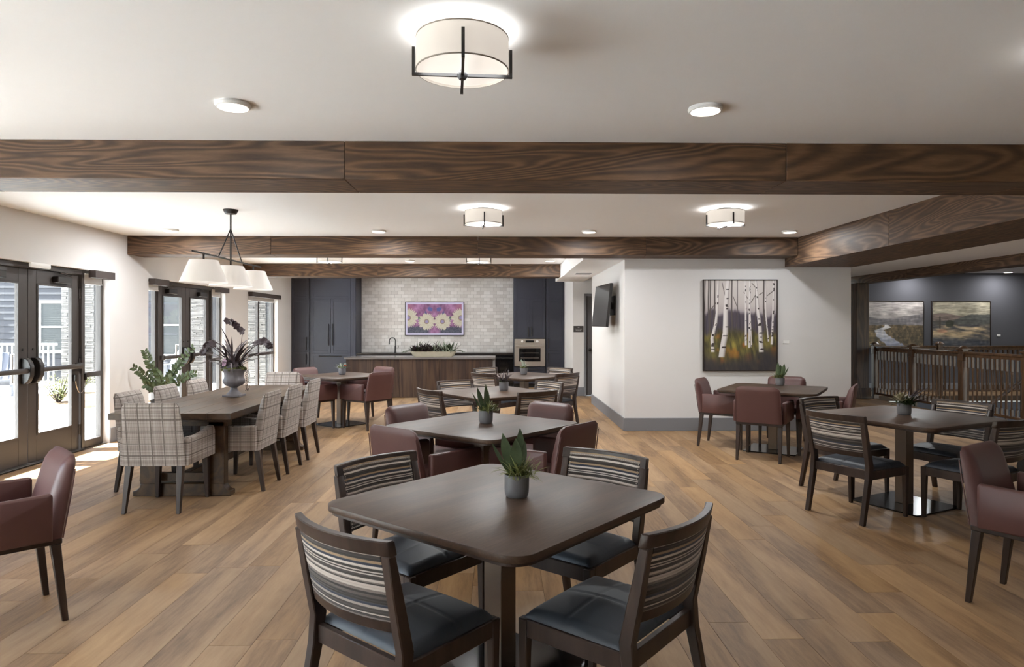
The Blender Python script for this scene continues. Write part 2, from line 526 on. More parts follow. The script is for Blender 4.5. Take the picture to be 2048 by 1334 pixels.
beam('dark timber beam above the stair railing', 7.525, 7.80, 6.5, 14.2, 2.39, ZC, [9.5, 12.2], 1, M['beam_y'])
beam('timber beam above right tables, over the front wall', 4.095 + .99, 7.52, 4.39, 4.85, 2.39, 2.549, [], 0, M['beam'])
o = thing('timber_column', 'square dark timber column standing beside the stair railing', 'column', (7.50, 13.78, 0))
MB().box(-.13, .13, -.14, .14, 0, 2.388).build('shaft', M['post'], o, bevel=.006)
MB().box(-.155, .155, -.165, .165, 0, .22).build('plinth', M['post'], o, bevel=.006)

# ------------------------------------------------------------------ glazed doors and windows in the left wall
XF0, XF1 = XL - .15, XL - .085                     # frame depth
def frame_rect(mb, y0, y1, z0, z1, t, x0=XF0, x1=XF1, tb=None):
    tb = t if tb is None else tb
    mb.box(x0, x1, y0, y0 + t, z0, z1).box(x0, x1, y1 - t, y1, z0, z1)
    mb.box(x0, x1, y0 + t, y1 - t, z1 - t, z1).box(x0, x1, y0 + t, y1 - t, z0, z0 + tb)
    return mb
def pane(parent, y0, y1, z0, z1, x=XL - .115):
    return MB().box(x - .003, x + .003, y0 - .004, y1 + .004, z0 - .004, z1 + .004).build('pane', M['glass'], parent)
wn = [0]
def sidelight(y0, y1, mull=None):
    wn[0] += 1
    f = MB(); frame_rect(f, y0, y1, .0, ZH - .002, .05, tb=.09)
    ys = [y0 + .05, y1 - .05]
    f.box(XF0, XF1, ys[0], ys[1], .87, .93)
    if mull: f.box(XF0, XF1, mull - .04, mull + .04, .09, ZH - .05)
    o = struct('window_%d' % wn[0], f, M['bronze'], bevel=.003)
    spans = [(ys[0], ys[1])] if not mull else [(ys[0], mull - .04), (mull + .04, ys[1])]
    for a, b in spans:
        pane(o, a, b, .09, .87); pane(o, a, b, .93, ZH - .05)
    return o
def leafdoor(parent, y0, y1, meet, zt=2.1285):
    """one door leaf; meet = +1 when the meeting stile is at y1"""
    s = .135
    x0, x1 = XL - .142, XL - .097
    f = MB()
    f.box(x0, x1, y0, y0 + s, .012, zt).box(x0, x1, y1 - s, y1, .012, zt)
    f.box(x0, x1, y0 + s, y1 - s, .012, .30).box(x0, x1, y0 + s, y1 - s, 1.975, zt)
    o = f.build('leaf', M['bronze'], parent, bevel=.003)
    pane(o, y0 + s, y1 - s, .30, 1.975, XL - .12)
    b = MB()
    frame_rect(b, y0 + s, y1 - s, .30, 1.975, .018, XL - .1, XL - .088)
    b.build('glazing_bead', M['bronze'], o)
    # panic bar on the room side
    xb = XL - .03
    m = MB()
    ym = y1 - .075 if meet > 0 else y0 + .075
    ye = y0 + .05 if meet > 0 else y1 - .05
    m.box(xb - .022, xb + .022, min(ym, ye), max(ym, ye), .995, 1.05)
    m.box(XL - .1, xb + .01, ye - .03, ye + .03, .985, 1.06)
    m.build('panic_bar', M['bronze'], o, bevel=.012, seg=2)
    h = MB()
    prof = [(-.14, -.09), (-.11, -.03), (-.05, .015), (.05, .02), (.11, -.02), (.14, -.08)]
    ring = lambda yy: [(XL - .1, yy, 1.02 - .14)] + [(XL + .0 + p[1] * .6, yy, 1.02 + p[0]) for p in prof] + [(XL - .1, yy, 1.02 + .14)]
    h.loft([ring(ym - .033), ring(ym + .033)])
    h.build('latch_housing', M['black'], o, bevel=.006)
    MB().lathe([(.013, 0), (.013, .008)], 12).xf(Matrix.Translation((XL - .097, ym, 1.25)) @ Matrix.Rotation(PI / 2, 4, 'Y')).build('lock_cylinder', M['gasket'], o, smooth=True)
    yc = ye + (.14 if meet > 0 else -.14) * 1.2
    MB().box(XL - .097, XL - .03, min(yc, yc + .26 * (1 if meet > 0 else -1)), max(yc, yc + .26 * (1 if meet > 0 else -1)), 2.0, 2.075).build('closer', M['black'], o, bevel=.006)
    MB().tube([(XL - .06, yc, 2.09), (XL - .05, yc + .2 * meet, 2.115), (XL - .09, ye - .02 * meet, 2.13)], .008, 6).build('closer_arm', M['bronze'], o)
    # outside pull
    yp = ym
    MB().tube([(XL - .14, yp, 1.2), (XL - .21, yp, 1.2), (XL - .21, yp, .88), (XL - .14, yp, .88)], .014, 8).build('pull_handle', M['steel'], o, smooth=True)
    hg = MB()
    for z in (.25, 1.05, 1.9):
        hg.tube([(XL - .09, ye - .05 * meet, z - .06), (XL - .09, ye - .05 * meet, z + .06)], .011, 8)
    hg.build('hinge', M['bronze'], o, smooth=True)
    return o
def double_door(n, y0, y1):
    f = MB()
    f.box(XF0, XF1 + .02, y0 - .045, y0, 0, ZH - .002).box(XF0, XF1 + .02, y1, y1 + .045, 0, ZH - .002)
    f.box(XF0, XF1 + .02, y0, y1, 2.13, ZH - .002).box(XF0 - .02, XF1 + .06, y0, y1, .001, .012)
    o = struct('door_%d' % n, f, M['bronze'], bevel=.003)
    ymid = (y0 + y1) / 2
    leafdoor(o, y0 + .006, ymid - .004, 1)
    leafdoor(o, ymid + .004, y1 - .006, -1)
    return o
def blind(y0, y1, label):
    r = thing('roller_blind', label, 'blind', (XL, (y0 + y1) / 2, 2.1))
    inv = Matrix.Translation(r.location).inverted()
    a = MB().box(XL + .001, XL + .088, y0, y1, 2.095, 2.185).build('valance', M['blackwood'], r, bevel=.002)
    b = MB().box(XL - .07, XL - .064, y0 + .03, y1 - .03, 2.03, 2.15).box(XL - .076, XL - .058, y0 + .03, y1 - .03, 2.02, 2.035).build('blind_fabric', M['white'], r)
    for k in (a, b): k.matrix_parent_inverse = inv
M['blackwood'] = flat('dark_valance', '423936', .5, var=.04)
sidelight(-2.6, -.2, -1.4); sidelight(1.0, 3.68, 2.34)  # added unseen glazing, brightens the front ceiling
sidelight(6.0, 6.40); double_door(1, 6.445, 8.215); sidelight(8.26, 8.68)
sidelight(9.63, 10.03); double_door(2, 10.075, 11.855); sidelight(11.90, 12.30)
sidelight(13.40, 15.17, 14.22)
blind(6.0, 6.42, 'white roller blind with dark valance on first sidelight of the first door pair')
blind(8.24, 8.655, 'white roller blind with dark valance beside right leaf of the first glazed doors')
blind(9.64, 10.06, 'white roller blind with dark valance above the leafy floor plant')
blind(11.85, 12.27, 'white roller blind with dark valance on sidelight beyond the second glazed doors')
blind(13.41, 15.16, 'wide roller blind with dark valance over window nearest the kitchen')
# white sensor above first doors and cable loop at its frame
o = MB().box(XL + .001, XL + .03, 7.20, 7.52, 2.135, 2.19).build('door_sensor', M['white'], bevel=.01, seg=2)
tag(o, 'white plastic motion sensor above the first pair of glazed doors', 'sensor')
o = thing('door_loop', 'grey power transfer loop between door leaf and frame', 'door loop', (XL - .06, 8.2, .9))
inv = Matrix.Translation(o.location).inverted()
lp = [(XL - .07, 8.10 + .2 * t, .86 - .17 * math.sin(PI * t) ** .7) for t in [i / 12 for i in range(13)]]
k = MB().tube(lp, .006, 6).build('cable', M['steel'], o, smooth=True); k.matrix_parent_inverse = inv
k = MB().box(XL - .096, XL - .06, 8.085, 8.115, .84, .92).box(XL - .096, XL - .06, 8.285, 8.315, .84, .92).build('cable_end', M['black'], o, bevel=.004); k.matrix_parent_inverse = inv

# ------------------------------------------------------------------ corridor door and its sign
f = MB().box(1.80, 1.853, 14.24, 14.41, 0, 2.19).box(2.747, 2.80, 14.24, 14.41, 0, 2.19).box(1.853, 2.747, 14.24, 14.41, 2.14, 2.19)
o = struct('door_3', f, M['greytrim'], bevel=.003)
MB().box(1.856, 2.744, 14.30, 14.345, .008, 2.137).build('leaf', flat('grey_door', '6f6d6e', .5, var=.02), o, bevel=.002)
k = MB().lathe([(.034, 0), (.034, .012), (.012, .018), (.012, .045), (.028, .055), (.032, .075), (.02, .088)], 16).xf(Matrix.Translation((1.93, 14.30, .99)) @ Matrix.Rotation(PI / 2, 4, 'X')).build('knob', M['black'], o, smooth=True)
sg = thing('room_sign', 'small dark room sign with white lettering beside grey door', 'sign', (1.683, 14.279, 1.435))
k = MB().box(-.106, .106, -.012, 0, -.066, .066).build('plate', flat('sign_plate', '3f3a39', .5), sg, bevel=.002)
for txt, z, s in (('106', .032, .026), ('FURNITURE', -.004, .027), ('STORAGE', -.036, .027)):
    cu = bpy.data.curves.new('lettering', 'FONT'); cu.body = txt; cu.size = s; cu.align_x = 'CENTER'; cu.extrude = .0006
    tmp = bpy.data.objects.new('tmp', cu); COL.objects.link(tmp)
    me = bpy.data.meshes.new_from_object(tmp); bpy.data.objects.remove(tmp)
    me.materials.clear(); me.materials.append(M['white'])
    k = obj('lettering', me, sg); k.location = (0, -.0128, z - .008); k.rotation_euler = (PI / 2, 0, 0)
# return-air grille in soffit
o = thing('ceiling_grille', 'white air grille in dropped soffit before corridor door', 'grille', (1.50, 12.0, 2.45))
MB().box(-.16, .16, -.16, .16, -.008, 0).build('frame', M['ceiling'], o, bevel=.002)
m = MB()
for i in range(8): m.box(-.14, .14, -.14 + i * .036, -.122 + i * .036, -.011, -.008)
m.build('louvre', M['greytrim'], o)

# ------------------------------------------------------------------ stair well with railings
struct('floor_stairwell', MB().box(7.75, 13, 8.3, 14.2, -2.0, -1.9), M['greywall'])
struct('wall_stairwell', MB().box(7.76, 13, 14.2, 14.22, -1.9, -.13).box(7.72, 7.749, 8.3, 14.2, -1.9, -.13), M['greywall'])
def newel(x, y, label):
    r = thing('newel_post', label, 'post', (x, y, 0), 0, 'newel posts of the stair railing')
    MB().box(-.052, .052, -.052, .052, 0, 1.10).build('shaft', M['oakrail'], r, bevel=.004)
    MB().box(-.062, .062, -.062, .062, .92, 1.03).build('collar', M['oakrail'], r, bevel=.004)
    m = MB().box(-.075, .075, -.075, .075, 1.10, 1.125)
    m.taper((0, 0, 1.125), (.13, .13), (0, 0, 1.165), (.05, .05))
    m.build('cap', M['oakrail'], r, bevel=.004)
bal = MB()
bal.box(-.016, .016, -.016, .016, 0, .10).box(-.016, .016, -.016, .016, .68, .86)
bal.lathe([(.011, .10), (.016, .115), (.013, .13), (.0105, .62), (.016, .65), (.012, .665), (.014, .68)], 8)
bal_mesh = bal.mesh('baluster', M['oakrail'], smooth=True)
def railing(p0, p1, label):
    p0, p1 = Vector(p0), Vector(p1)
    L = (p1 - p0).length
    r = thing('stair_railing', label, 'railing', (p0.x, p0.y, 0), math.atan2(p1.y - p0.y, p1.x - p0.x), 'oak railing sections round the stair well')
    MB().box(.065, L - .065, -.035, .035, 1.03, 1.075).build('handrail', M['oakrail'], r, bevel=.012, seg=2)
    MB().box(.065, L - .065, -.02, .02, .985, 1.03).build('fillet', M['oakrail'], r)
    MB().box(.065, L - .065, -.028, .028, .085, .125).build('bottom_rail', M['oakrail'], r, bevel=.004)
    n = int((L - .12) / .105)
    for i in range(n):
        k = obj('baluster', bal_mesh, r); k.location = (.06 + (L - .12) * (i + .5) / n, 0, .125)
    return r
ys = [13.72, 12.45, 11.08, 9.70, 8.35]
names = ['touching the timber column', 'second from the timber column', 'third from the timber column', 'fourth from the timber column', 'farthest from the timber column']
for yy, t in zip(ys, names): newel(7.80, yy, 'square oak newel post with flared cap, ' + t)
secs = ['between timber column and second post', 'between second and third posts', 'between third and fourth posts', 'beyond the fourth post']
for a, b, t in zip(ys, ys[1:], secs): railing((7.80, a, 0), (7.80, b, 0), 'oak stair railing section ' + t)
newel(9.50, 14.25, 'square oak newel post of the railing below the landscape paintings')
newel(12.2, 14.25, 'square oak newel post at right end of the landscape side railing')
railing((7.95, 14.25, 0), (9.50, 14.25, 0), 'oak railing section under the river painting')
railing((9.50, 14.25, 0), (12.2, 14.25, 0), 'oak railing section under the hill painting')
st = thing('staircase', 'pale oak stair flight rising inside the railed stair well', 'stairs', (8.4, 12.0, -1.9))
inv = Matrix.Translation(st.location).inverted()
for i in range(9):
    k = MB().box(8.4 + i * .28, 8.4 + (i + 1) * .28 + .02, 11.6, 12.8, -1.9 + .17 * i, -1.9 + .17 * (i + 1)).build('tread', M['floor_far'], st, bevel=.008); k.matrix_parent_inverse = inv
k = MB().tube([(8.5, 12.75, -.75), (10.9, 12.75, 1.0)], .035, 8).build('handrail', M['post'], st, smooth=True); k.matrix_parent_inverse = inv
for i in range(8):
    k = MB().box(8.6 + i * .3, 8.63 + i * .3, 12.735, 12.765, -1.6 + .17 * i, -.68 + .218 * i).build('baluster', M['oakrail'], st); k.matrix_parent_inverse = inv

# ------------------------------------------------------------------ outdoors, seen through the glass
M['concrete'] = flat('patio_concrete', 'd5d4d1', .9, var=.05, vs=2)
M['sash'] = flat('painted_sash', '7d7b77', .6)
M['siding'] = flat('grey_siding', '2a2a2d', .8, var=.03)
M['mulch'] = flat('bark_mulch', '5a4630', .95, var=.4, vs=60, bump=.6, bs=60)
M['ledge'] = flat('ledge_stone', '5c5853', .9, var=.35, vs=7, bump=.5, bs=40)
M['blindfab'] = flat('window_blind', '353735', .7, var=.1, vs=9)
struct('ground', MB().box(-40, XL - WT - .001, -12, 40, -.2, -.03), M['concrete'])
struct('roof_overhang', MB().box(-6.55, XL - WT - .001, -3, 16.95, 2.75, 2.95), M['siding'])
tag(MB().loft([[(-8.5 + 1.6 * math.cos(a) * s, 14.0 + 1.7 * math.sin(a) * s, z) for a in [2 * PI * i / 28 for i in range(28)]] for s, z in ((1, -.03), (.97, .015), (.5, .04))]).build('mulch_bed', M['mulch'], smooth=True), 'curved bed of tan bark mulch outside the glazed doors', 'mulch', kind='stuff')
wg = thing('neighbour_wing', 'grey lap-sided building wing with stone piers beyond the patio', 'building', (-10, 18, -.03))
inv = Matrix.Translation(wg.location).inverted()
def wpart(n, mb, mat, par=wg, **k):
    o = mb.build(n, mat, par, **k)
    if par == wg: o.matrix_parent_inverse = inv
    return o
wpart('wall', MB().box(-22, XL - .3, 18.06, 18.3, -.03, 6), M['siding'])
for i in range(29):
    z = .3 + i * .17
    wpart('siding_board', MB().hexa([(-22, 18.02, z), (-5.33, 18.02, z), (-5.33, 18.06, z), (-22, 18.06, z), (-22, 18.045, z + .168), (-5.33, 18.045, z + .168), (-5.33, 18.06, z + .168), (-22, 18.06, z + .168)]), M['siding'])
def wwin(x0, x1, z0, z1):
    f = MB()
    for q in ((x0 - .08, x0, z0 - .08, z1 + .08), (x1, x1 + .08, z0 - .08, z1 + .08), (x0, x1, z1, z1 + .08), (x0, x1, z0 - .08, z0), (x0, x1, (z0 + z1) / 2 - .025, (z0 + z1) / 2 + .025)):
        f.box(q[0], q[1], 17.97, 18.05, q[2], q[3])
    o = wpart('window', f, M['sash'])
    MB().box(x0, x1, 18.0, 18.03, z0, z1).build('pane', M['blindfab'], o)
    sl_ = MB()
    for i in range(int((z1 - z0) / .05)): sl_.box(x0, x1, 17.992, 18.0, z0 + i * .05 + .008, z0 + i * .05 + .03)
    sl_.build('blind_slat', M['blindfab'], o)
wwin(-12.22, -11.62, .85, 2.1)
wwin(-9.0, -8.45, .75, 2.3)
wwin(-14.6, -13.7, .85, 2.1)
for sx0, sx1, nm in ((-11.55, -10.7, 0), (-8.25, -7.75, 1), (-6.8, -6.2, 1)):
    m = MB(); z = -.03
    while z < 4.2:
        h = RND.choice([.035, .045, .06]); x = sx0
        while x < sx1:
            l = min(RND.uniform(.12, .34), sx1 - x)
            m.box(x, x + l - .004, 17.78 - RND.random() * .035, 18.05, z, z + h - .005)
            x += l
        z += h
    tag(wpart('stone_pier', m, M['ledge']), kind='stuff')
pr = thing('porch_railing', 'white porch railing in front of grey building wing', 'railing', (-12, 16.6, 0))
inv2 = Matrix.Translation(pr.location).inverted()
for nm, mb in [('top_rail', MB().box(-14, -10.9, 16.57, 16.63, 1.02, 1.08)), ('bottom_rail', MB().box(-14, -10.9, 16.58, 16.62, .1, .15))] + [('baluster', MB().box(-14 + i * .125, -13.965 + i * .125, 16.585, 16.615, .15, 1.02)) for i in range(25)]:
    k = mb.build(nm, M['sash'], pr); k.matrix_parent_inverse = inv2
def bush(loc, r, h, label, seed):
    q = random.Random(seed)
    o = thing('shrub', label, 'shrub', loc, 0, 'shrubs in the mulch bed')
    st_, fo = MB(), MB()
    for i in range(34):
        a = q.random() * 2 * PI; e = q.uniform(.15, .95)
        tip = Vector((math.cos(a) * r * e, math.sin(a) * r * e, h * q.uniform(.55, 1) * (1 - .35 * e * e)))
        st_.tube([(0, 0, 0), tip * .5 + Vector((0, 0, .03)), tip], [.008, .006, .003], 4)
        for j in range(26):
            t = q.uniform(.35, 1.02)
            p = tip * t + Vector((q.gauss(0, .035), q.gauss(0, .035), q.gauss(0, .03)))
            d = Vector((q.gauss(0, 1), q.gauss(0, 1), q.gauss(.3, .8))).normalized() * q.uniform(.025, .045)
            fo.blade([p, p + d * .5, p + d], [.003, .011, .001])
    st_.build('stem', M['soil'], o); tag(fo.build('foliage', M['grass'], o), kind='stuff')
bush((-8.5, 13.0, 0), .38, .62, 'pale green shrub in mulch outside the first glazed doors', 1)
bush((-7.8, 14.9, 0), .4, .6, 'darker green shrub in mulch near stone pier', 2)
bush((-9.2, 14.7, 0), .4, .55, 'darker green shrub in mulch beside lawn chairs', 3)
def adirondack(loc, rz, label):
    r = thing('lawn_chair', label, 'chair', loc, rz, 'patio lawn chairs')
    mt = M['lawn']
    for s in (-1, 1):
        MB().hexa([(-.5, s * .3 - .015, 0), (.38, s * .3 - .015, .22), (.38, s * .3 + .015, .22), (-.5, s * .3 + .015, 0), (-.42, s * .3 - .015, 0.02), (.38, s * .3 - .015, .36), (.38, s * .3 + .015, .36), (-.42, s * .3 + .015, .02)]).build('side_rail', mt, r)
        MB().box(.3, .38, s * .33 - .02, s * .33 + .02, 0, .55).build('leg', mt, r)
        MB().box(-.35, .45, s * .36 - .08, s * .36 + .08, .55, .58).build('armrest', mt, r)
    for i in range(5):
        MB().box(-.18 + i * .115, -.08 + i * .115, -.3, .3, .2 + i * .032, .225 + i * .032).build('seat_slat', mt, r)
        yy = -.24 + i * .12
        top = 1.0 - .09 * abs(i - 2)
        MB().hexa([(-.2, yy - .055, .2), (-.175, yy - .055, .2), (-.175, yy + .055, .2), (-.2, yy + .055, .2), (-.62, yy - .06, top), (-.595, yy - .06, top), (-.595, yy + .06, top), (-.62, yy + .06, top)]).build('back_slat', mt, r)
M['lawn'] = flat('grey_resin', '5a5a5d', .6, var=.05)
adirondack((-10.9, 14.6, 0), D(-60), 'grey slatted lawn chair on patio turned toward the glazed doors')
adirondack((-8.3, 16.7, 0), D(-110), 'grey slatted lawn chair on patio in front of stone pier')
# ------------------------------------------------------------------ striped side chair (faces +X, origin on the floor)
def make_striped():
    r = thing('dining_chair', 'x', 'chair')
    es = M['espresso']
    bx = lambda z: -.205 - (z - .42) * .235          # back line
    for s in (-1, 1):
        y = s * .242
        m = MB()
        rings = []
        for z, x, dx in ((0, -.292, .030), (.34, -.222, .046), (.44, -.212, .052), (.62, bx(.62) + .001, .046), (.775, bx(.775) + .006, .034)):
            rings.append([(x - dx / 2, y - .02, z), (x + dx / 2, y - .02, z), (x + dx / 2, y + .02, z), (x - dx / 2, y + .02, z)])
        m.loft(rings).build('leg', es, r, bevel=.004)
        MB().taper((.236, s * .238, 0), (.028, .028), (.232, s * .238, .40), (.044, .038)).build('leg', es, r, bevel=.004)
        MB().box(-.20, .212, y - .014, y + .014, .335, .402).build('side_rail', es, r, bevel=.003)
    MB().box(.213, .247, -.22, .22, .335, .402).build('front_rail', es, r, bevel=.003)
    MB().box(-.225, -.20, -.226, .226, .335, .402).build('rear_rail', es, r, bevel=.003)
    # seat cushion, crowned with stitched seams
    def top(u, v):
        x, y = -.198 + u * .432, -.246 + v * .492
        e = min(1, (1 - abs(2 * u - 1)) * 7) ** .5 * min(1, (1 - abs(2 * v - 1)) * 7) ** .5
        c = .022 * (1 - (2 * u - 1) ** 2) * (1 - (2 * v - 1) ** 2)
        sm = .005 * math.exp(-((y) / .005) ** 2) + .005 * math.exp(-((x - .06) / .005) ** 2)
        return (x, y, .404 + .03 * e + c - sm * e)
    def bot(u, v): return (-.198 + u * .432, -.246 + v * .492, .403)
    MB().slab(top, bot, 44, 50).build('seat', M['seat'], r, smooth=True, ang=60)
    # curved back: rails and upholstered panel
    cv = lambda y: -.042 * (1 - (y / .226) ** 2)
    def arc(z0, z1, t, hw, off=0, mat=es, nm='top_rail', nu=12, nv=1, bev=.004):
        fr = lambda u, v: (bx(z0 + (z1 - z0) * v) + cv(-hw + 2 * hw * u) + off + t / 2, -hw + 2 * hw * u, z0 + (z1 - z0) * v)
        bk = lambda u, v: (bx(z0 + (z1 - z0) * v) + cv(-hw + 2 * hw * u) + off - t / 2, -hw + 2 * hw * u, z0 + (z1 - z0) * v)
        return MB().slab(fr, bk, nu, nv).build(nm, mat, r, smooth=True, ang=35, bevel=bev)
    arc(.772, .824, .032, .2615, nu=16)
    arc(.502, .545, .028, .2265, nm='lower_rail')
    arc(.54, .775, .022, .224, -.002, M['stripes'], 'back_panel', 12, 4, 0)
    # the front face of the panel covers the rails, edged with nailheads
    hw = .2185
    fr = lambda u, v: (bx(.51 + .295 * v) + cv(-hw + 2 * hw * u) + .017 + .012 * min(1, 8 * min(u, 1 - u, v, 1 - v)) - .004 * math.exp(-((u - .5) * 2 * hw / .006) ** 2), -hw + 2 * hw * u, .51 + .295 * v)
    bk = lambda u, v: (bx(.51 + .295 * v) + cv(-hw + 2 * hw * u) + .0155, -hw + 2 * hw * u, .51 + .295 * v)
    MB().slab(fr, bk, 25, 10).build('back_cushion', M['stripes'], r, smooth=True, ang=50)
    st = MB()
    pts = [(.02 + .96 * i / 33, .965) for i in range(34)] + [(.02 + .96 * i / 33, .03) for i in range(34)] + [(q, .06 + .88 * i / 22) for q in (.018, .982) for i in range(23)]
    for u, v in pts:
        p = fr(u, v)
        st.ball((p[0] + .001, p[1], p[2]), .0032, 5, 4)
    tag(st.build('nailhead_trim', flat('nailhead', 'b9b0a6', .3, metal=.7) if 'nail' not in M else M['nail'], r), kind='stuff')
    return r
# ------------------------------------------------------------------ burgundy leather armchair
def back_slab(hw0, hw1, z0, z1, x0, lean, t0, t1, rc, bow, front_puff):
    """upholstered back: half width hw0..hw1, rounded top corners rc"""
    def half(z):
        h = hw0 + (hw1 - hw0) * (z - z0) / (z1 - z0)
        d = z - (z1 - rc)
        return h if d <= 0 else h - rc + math.sqrt(max(0, rc * rc - d * d))
    def P(u, v, f):
        z = z0 + (z1 - z0) * v
        y = (2 * u - 1) * half(z)
        t = t0 + (t1 - t0) * v
        x = x0 - lean * (z - z0) - bow * (1 - (y / hw0) ** 2)
        if f:
            e = min(1, 9 * min(u, 1 - u)) ** .5 * min(1, 7 * (1 - v)) ** .5
            return (x + t * (.45 + .55 * e) + front_puff * (1 - (2 * u - 1) ** 2) * math.sin(PI * min(1, v * 1.05)) , y, z)
        e = min(1, 12 * min(u, 1 - u)) ** .5 * min(1, 12 * (1 - v)) ** .5
        return (x + .012 * (1 - e), y, z)
    return MB().slab(lambda u, v: P(u, v, 1), lambda u, v: P(u, v, 0), 18, 16)
def arm_panel(s, y, t, x0, x1, z0, zr, zf, rc, scoop=0):
    """side panel with rounded top corners; side outline lofted across its thickness"""
    out = [(x0, z0), (x1, z0)]
    for i in range(6):
        a = D(90 * i / 5); out.append((x1 - rc + rc * math.cos(a), zf - rc + rc * math.sin(a)))
    n = 8
    for i in range(1, n):
        u = i / n; out.append((x1 - rc + (x0 + rc * .5 - x1 + rc) * u, zf + (zr - zf) * u - scoop * math.sin(PI * u)))
    for i in range(5):
        a = D(90 + 90 * i / 4); out.append((x0 + rc * .5 + rc * .5 * math.cos(a), zr - rc * .5 + rc * .5 * math.sin(a)))
    m = MB()
    cx, cz = (x0 + x1) / 2, (z0 + zr) / 2
    rings = []
    for k, ins in ((-.5, .012), (-.36, .002), (0, 0), (.36, .002), (.5, .012)):
        rings.append([(cx + (px_ - cx) * (1 - ins / abs(x1 - cx)), y + t * k, cz + (pz - cz) * (1 - ins / (zr - cz))) for px_, pz in out])
    return m.loft(rings)
def legs4(r, mat, rear, front, y, zt, top, bot, yo=0):
    for s in (-1, 1):
        MB().taper((rear[0], s * (y + yo), 0), (bot, bot), (rear[1], s * y, zt), (top, top)).build('leg', mat, r, bevel=.003)
        MB().taper((front[0], s * (y + yo), 0), (bot, bot), (front[1], s * y, zt), (top, top)).build('leg', mat, r, bevel=.003)
def make_burgundy():
    r = thing('armchair', 'x', 'chair')
    L = M['leather']; es = M['espresso']
    legs4(r, es, (-.275, -.232), (.245, .235), .222, .40, .046, .028, .006)
    m = MB().box(-.26, .26, -.247, .247, .40, .428)
    m.build('seat_frame', es, r, bevel=.004)
    back_slab(.247, .232, .428, .835, -.268, .155, .105, .062, .05, .012, .012).build('backrest', L, r, smooth=True, ang=50)
    for s in (-1, 1):
        arm_panel(s, s * .262, .048, -.215, .272, .428, .665, .655, .03).build('armrest', L, r, smooth=True, ang=50)
    def top(u, v):
        x, y = -.19 + u * .455, -.238 + v * .476
        e = min(1, (1 - abs(2 * u - 1)) * 8) ** .5 * min(1, (1 - abs(2 * v - 1)) * 8) ** .5
        return (x, y, .43 + .045 * e + .015 * (1 - (2 * u - 1) ** 2) * (1 - (2 * v - 1) ** 2))
    MB().slab(top, lambda u, v: (-.19 + u * .455, -.238 + v * .476, .429), 16, 16).build('seat', L, r, smooth=True, ang=60)
    # piped seams down the outer back edges
    for s in (-1, 1):
        MB().tube([(-.262, s * .2465, .43), (-.300, s * .2405, .65), (-.318, s * .2345, .77)], .0035, 5).build('piping', L, r, smooth=True)
        MB().tube([(.268, s * .285, .43), (.270, s * .285, .62)], .003, 5).build('piping', L, r, smooth=True)
    return r
# ------------------------------------------------------------------ plaid armchair
def make_plaid():
    r = thing('upholstered_armchair', 'x', 'chair')
    P = M['plaid']; es = M['espresso']
    legs4(r, es, (-.285, -.225), (.245, .235), .205, .375, .05, .03, .012)
    back_slab(.255, .222, .375, .89, -.255, .13, .10, .06, .022, .0, .006).build('backrest', P, r, smooth=True, ang=50)
    for s in (-1, 1):
        arm_panel(s, s * .252, .056, -.24, .262, .375, .605, .64, .05, .018).build('armrest', P, r, smooth=True, ang=50)
    def top(u, v):
        x, y = -.18 + u * .485, -.226 + v * .452
        e = min(1, (1 - abs(2 * u - 1)) * 8) ** .5 * min(1, (1 - abs(2 * v - 1)) * 8) ** .5
        return (x, y, .40 + .075 * e)
    MB().slab(top, lambda u, v: (-.18 + u * .485, -.226 + v * .452, .376), 14, 14).build('seat', P, r, smooth=True, ang=60)
    return r
# ------------------------------------------------------------------ square pedestal table
TS, TR = .55, .095
def make_table():
    r = thing('pedestal_table', 'x', 'table')
    top = rrect(TS, TS, TR, 8)
    MB().prism(top, .722, .75).build('tabletop', M['top'], r, bevel=.004, seg=2)
    MB().prism(rrect(TS - .012, TS - .012, TR, 8), .708, .722).build('under_edge', M['espresso'], r)
    MB().box(-.05, .05, -.05, .05, .012, .70).build('column', M['column'], r, bevel=.003)
    MB().box(-.2, .2, -.2, .2, .695, .708).build('top_bracket', M['black'], r)
    MB().prism(rrect(.295, .295, .02, 3), 0, .012).build('base_plate', M['plate'], r, bevel=.002)
    return r
M['nail'] = flat('nailhead', 'b9b0a6', .3, metal=.7)
striped, burg, plaidc, table0 = make_striped(), make_burgundy(), make_plaid(), make_table()
used = set()
def place(proto, loc, rz, label, group):
    if proto.name not in used:
        used.add(proto.name); o = proto
        o.location = loc; o.rotation_euler = (0, 0, rz)
    else:
        o = copy_tree(proto, None, loc, rz)
    tag(o, label, None, group)
    return o
# table: centre, turn off the 45 degree diamond, chair kind, wording, per-side distances (nl, nr, fr, fl)
TAB = [
 ((.00, 2.93), 4.5, striped, 'snake-plant table', [.84, .85, .87, .84]),
 ((-.13, 5.16), 5.0, burg, 'snake-plant table', [.91, .88, .89, .87]),
 ((-.08, 7.66), -10.0, striped, 'purple-plant table', [.835, .835, .835, .84]),
 ((.37, 10.2), 0.0, striped, 'frosted-plant table', [.86, .86, .86, .86]),
 ((-2.43, 10.25), 8.0, burg, 'orange-flower table', [.88, .88, .88, .88]),
 ((3.32, 8.04), 12.0, burg, 'table below birch painting', [.88, .88, .90, .88]),
 ((3.42, 5.58), -19.0, striped, 'rosette-succulent table', [.88, .835, .84, .835]),
]
SIDE = ['door side, away from kitchen', 'stair side, away from kitchen', 'stair side, toward kitchen', 'door side, toward kitchen']
TL = ['square dark-topped pedestal table holding a snake-plant pot among striped chairs', 'square pedestal table holding snake-plant pot among burgundy armchairs',
      'square pedestal table holding a dark purple spiky plant', 'square pedestal table with frosted grey plant in front of wall oven',
      'square pedestal table with orange-flowered pot beside navy cabinets', 'square pedestal table under the birch painting',
      'square pedestal table with rosette succulent near the stair railing']
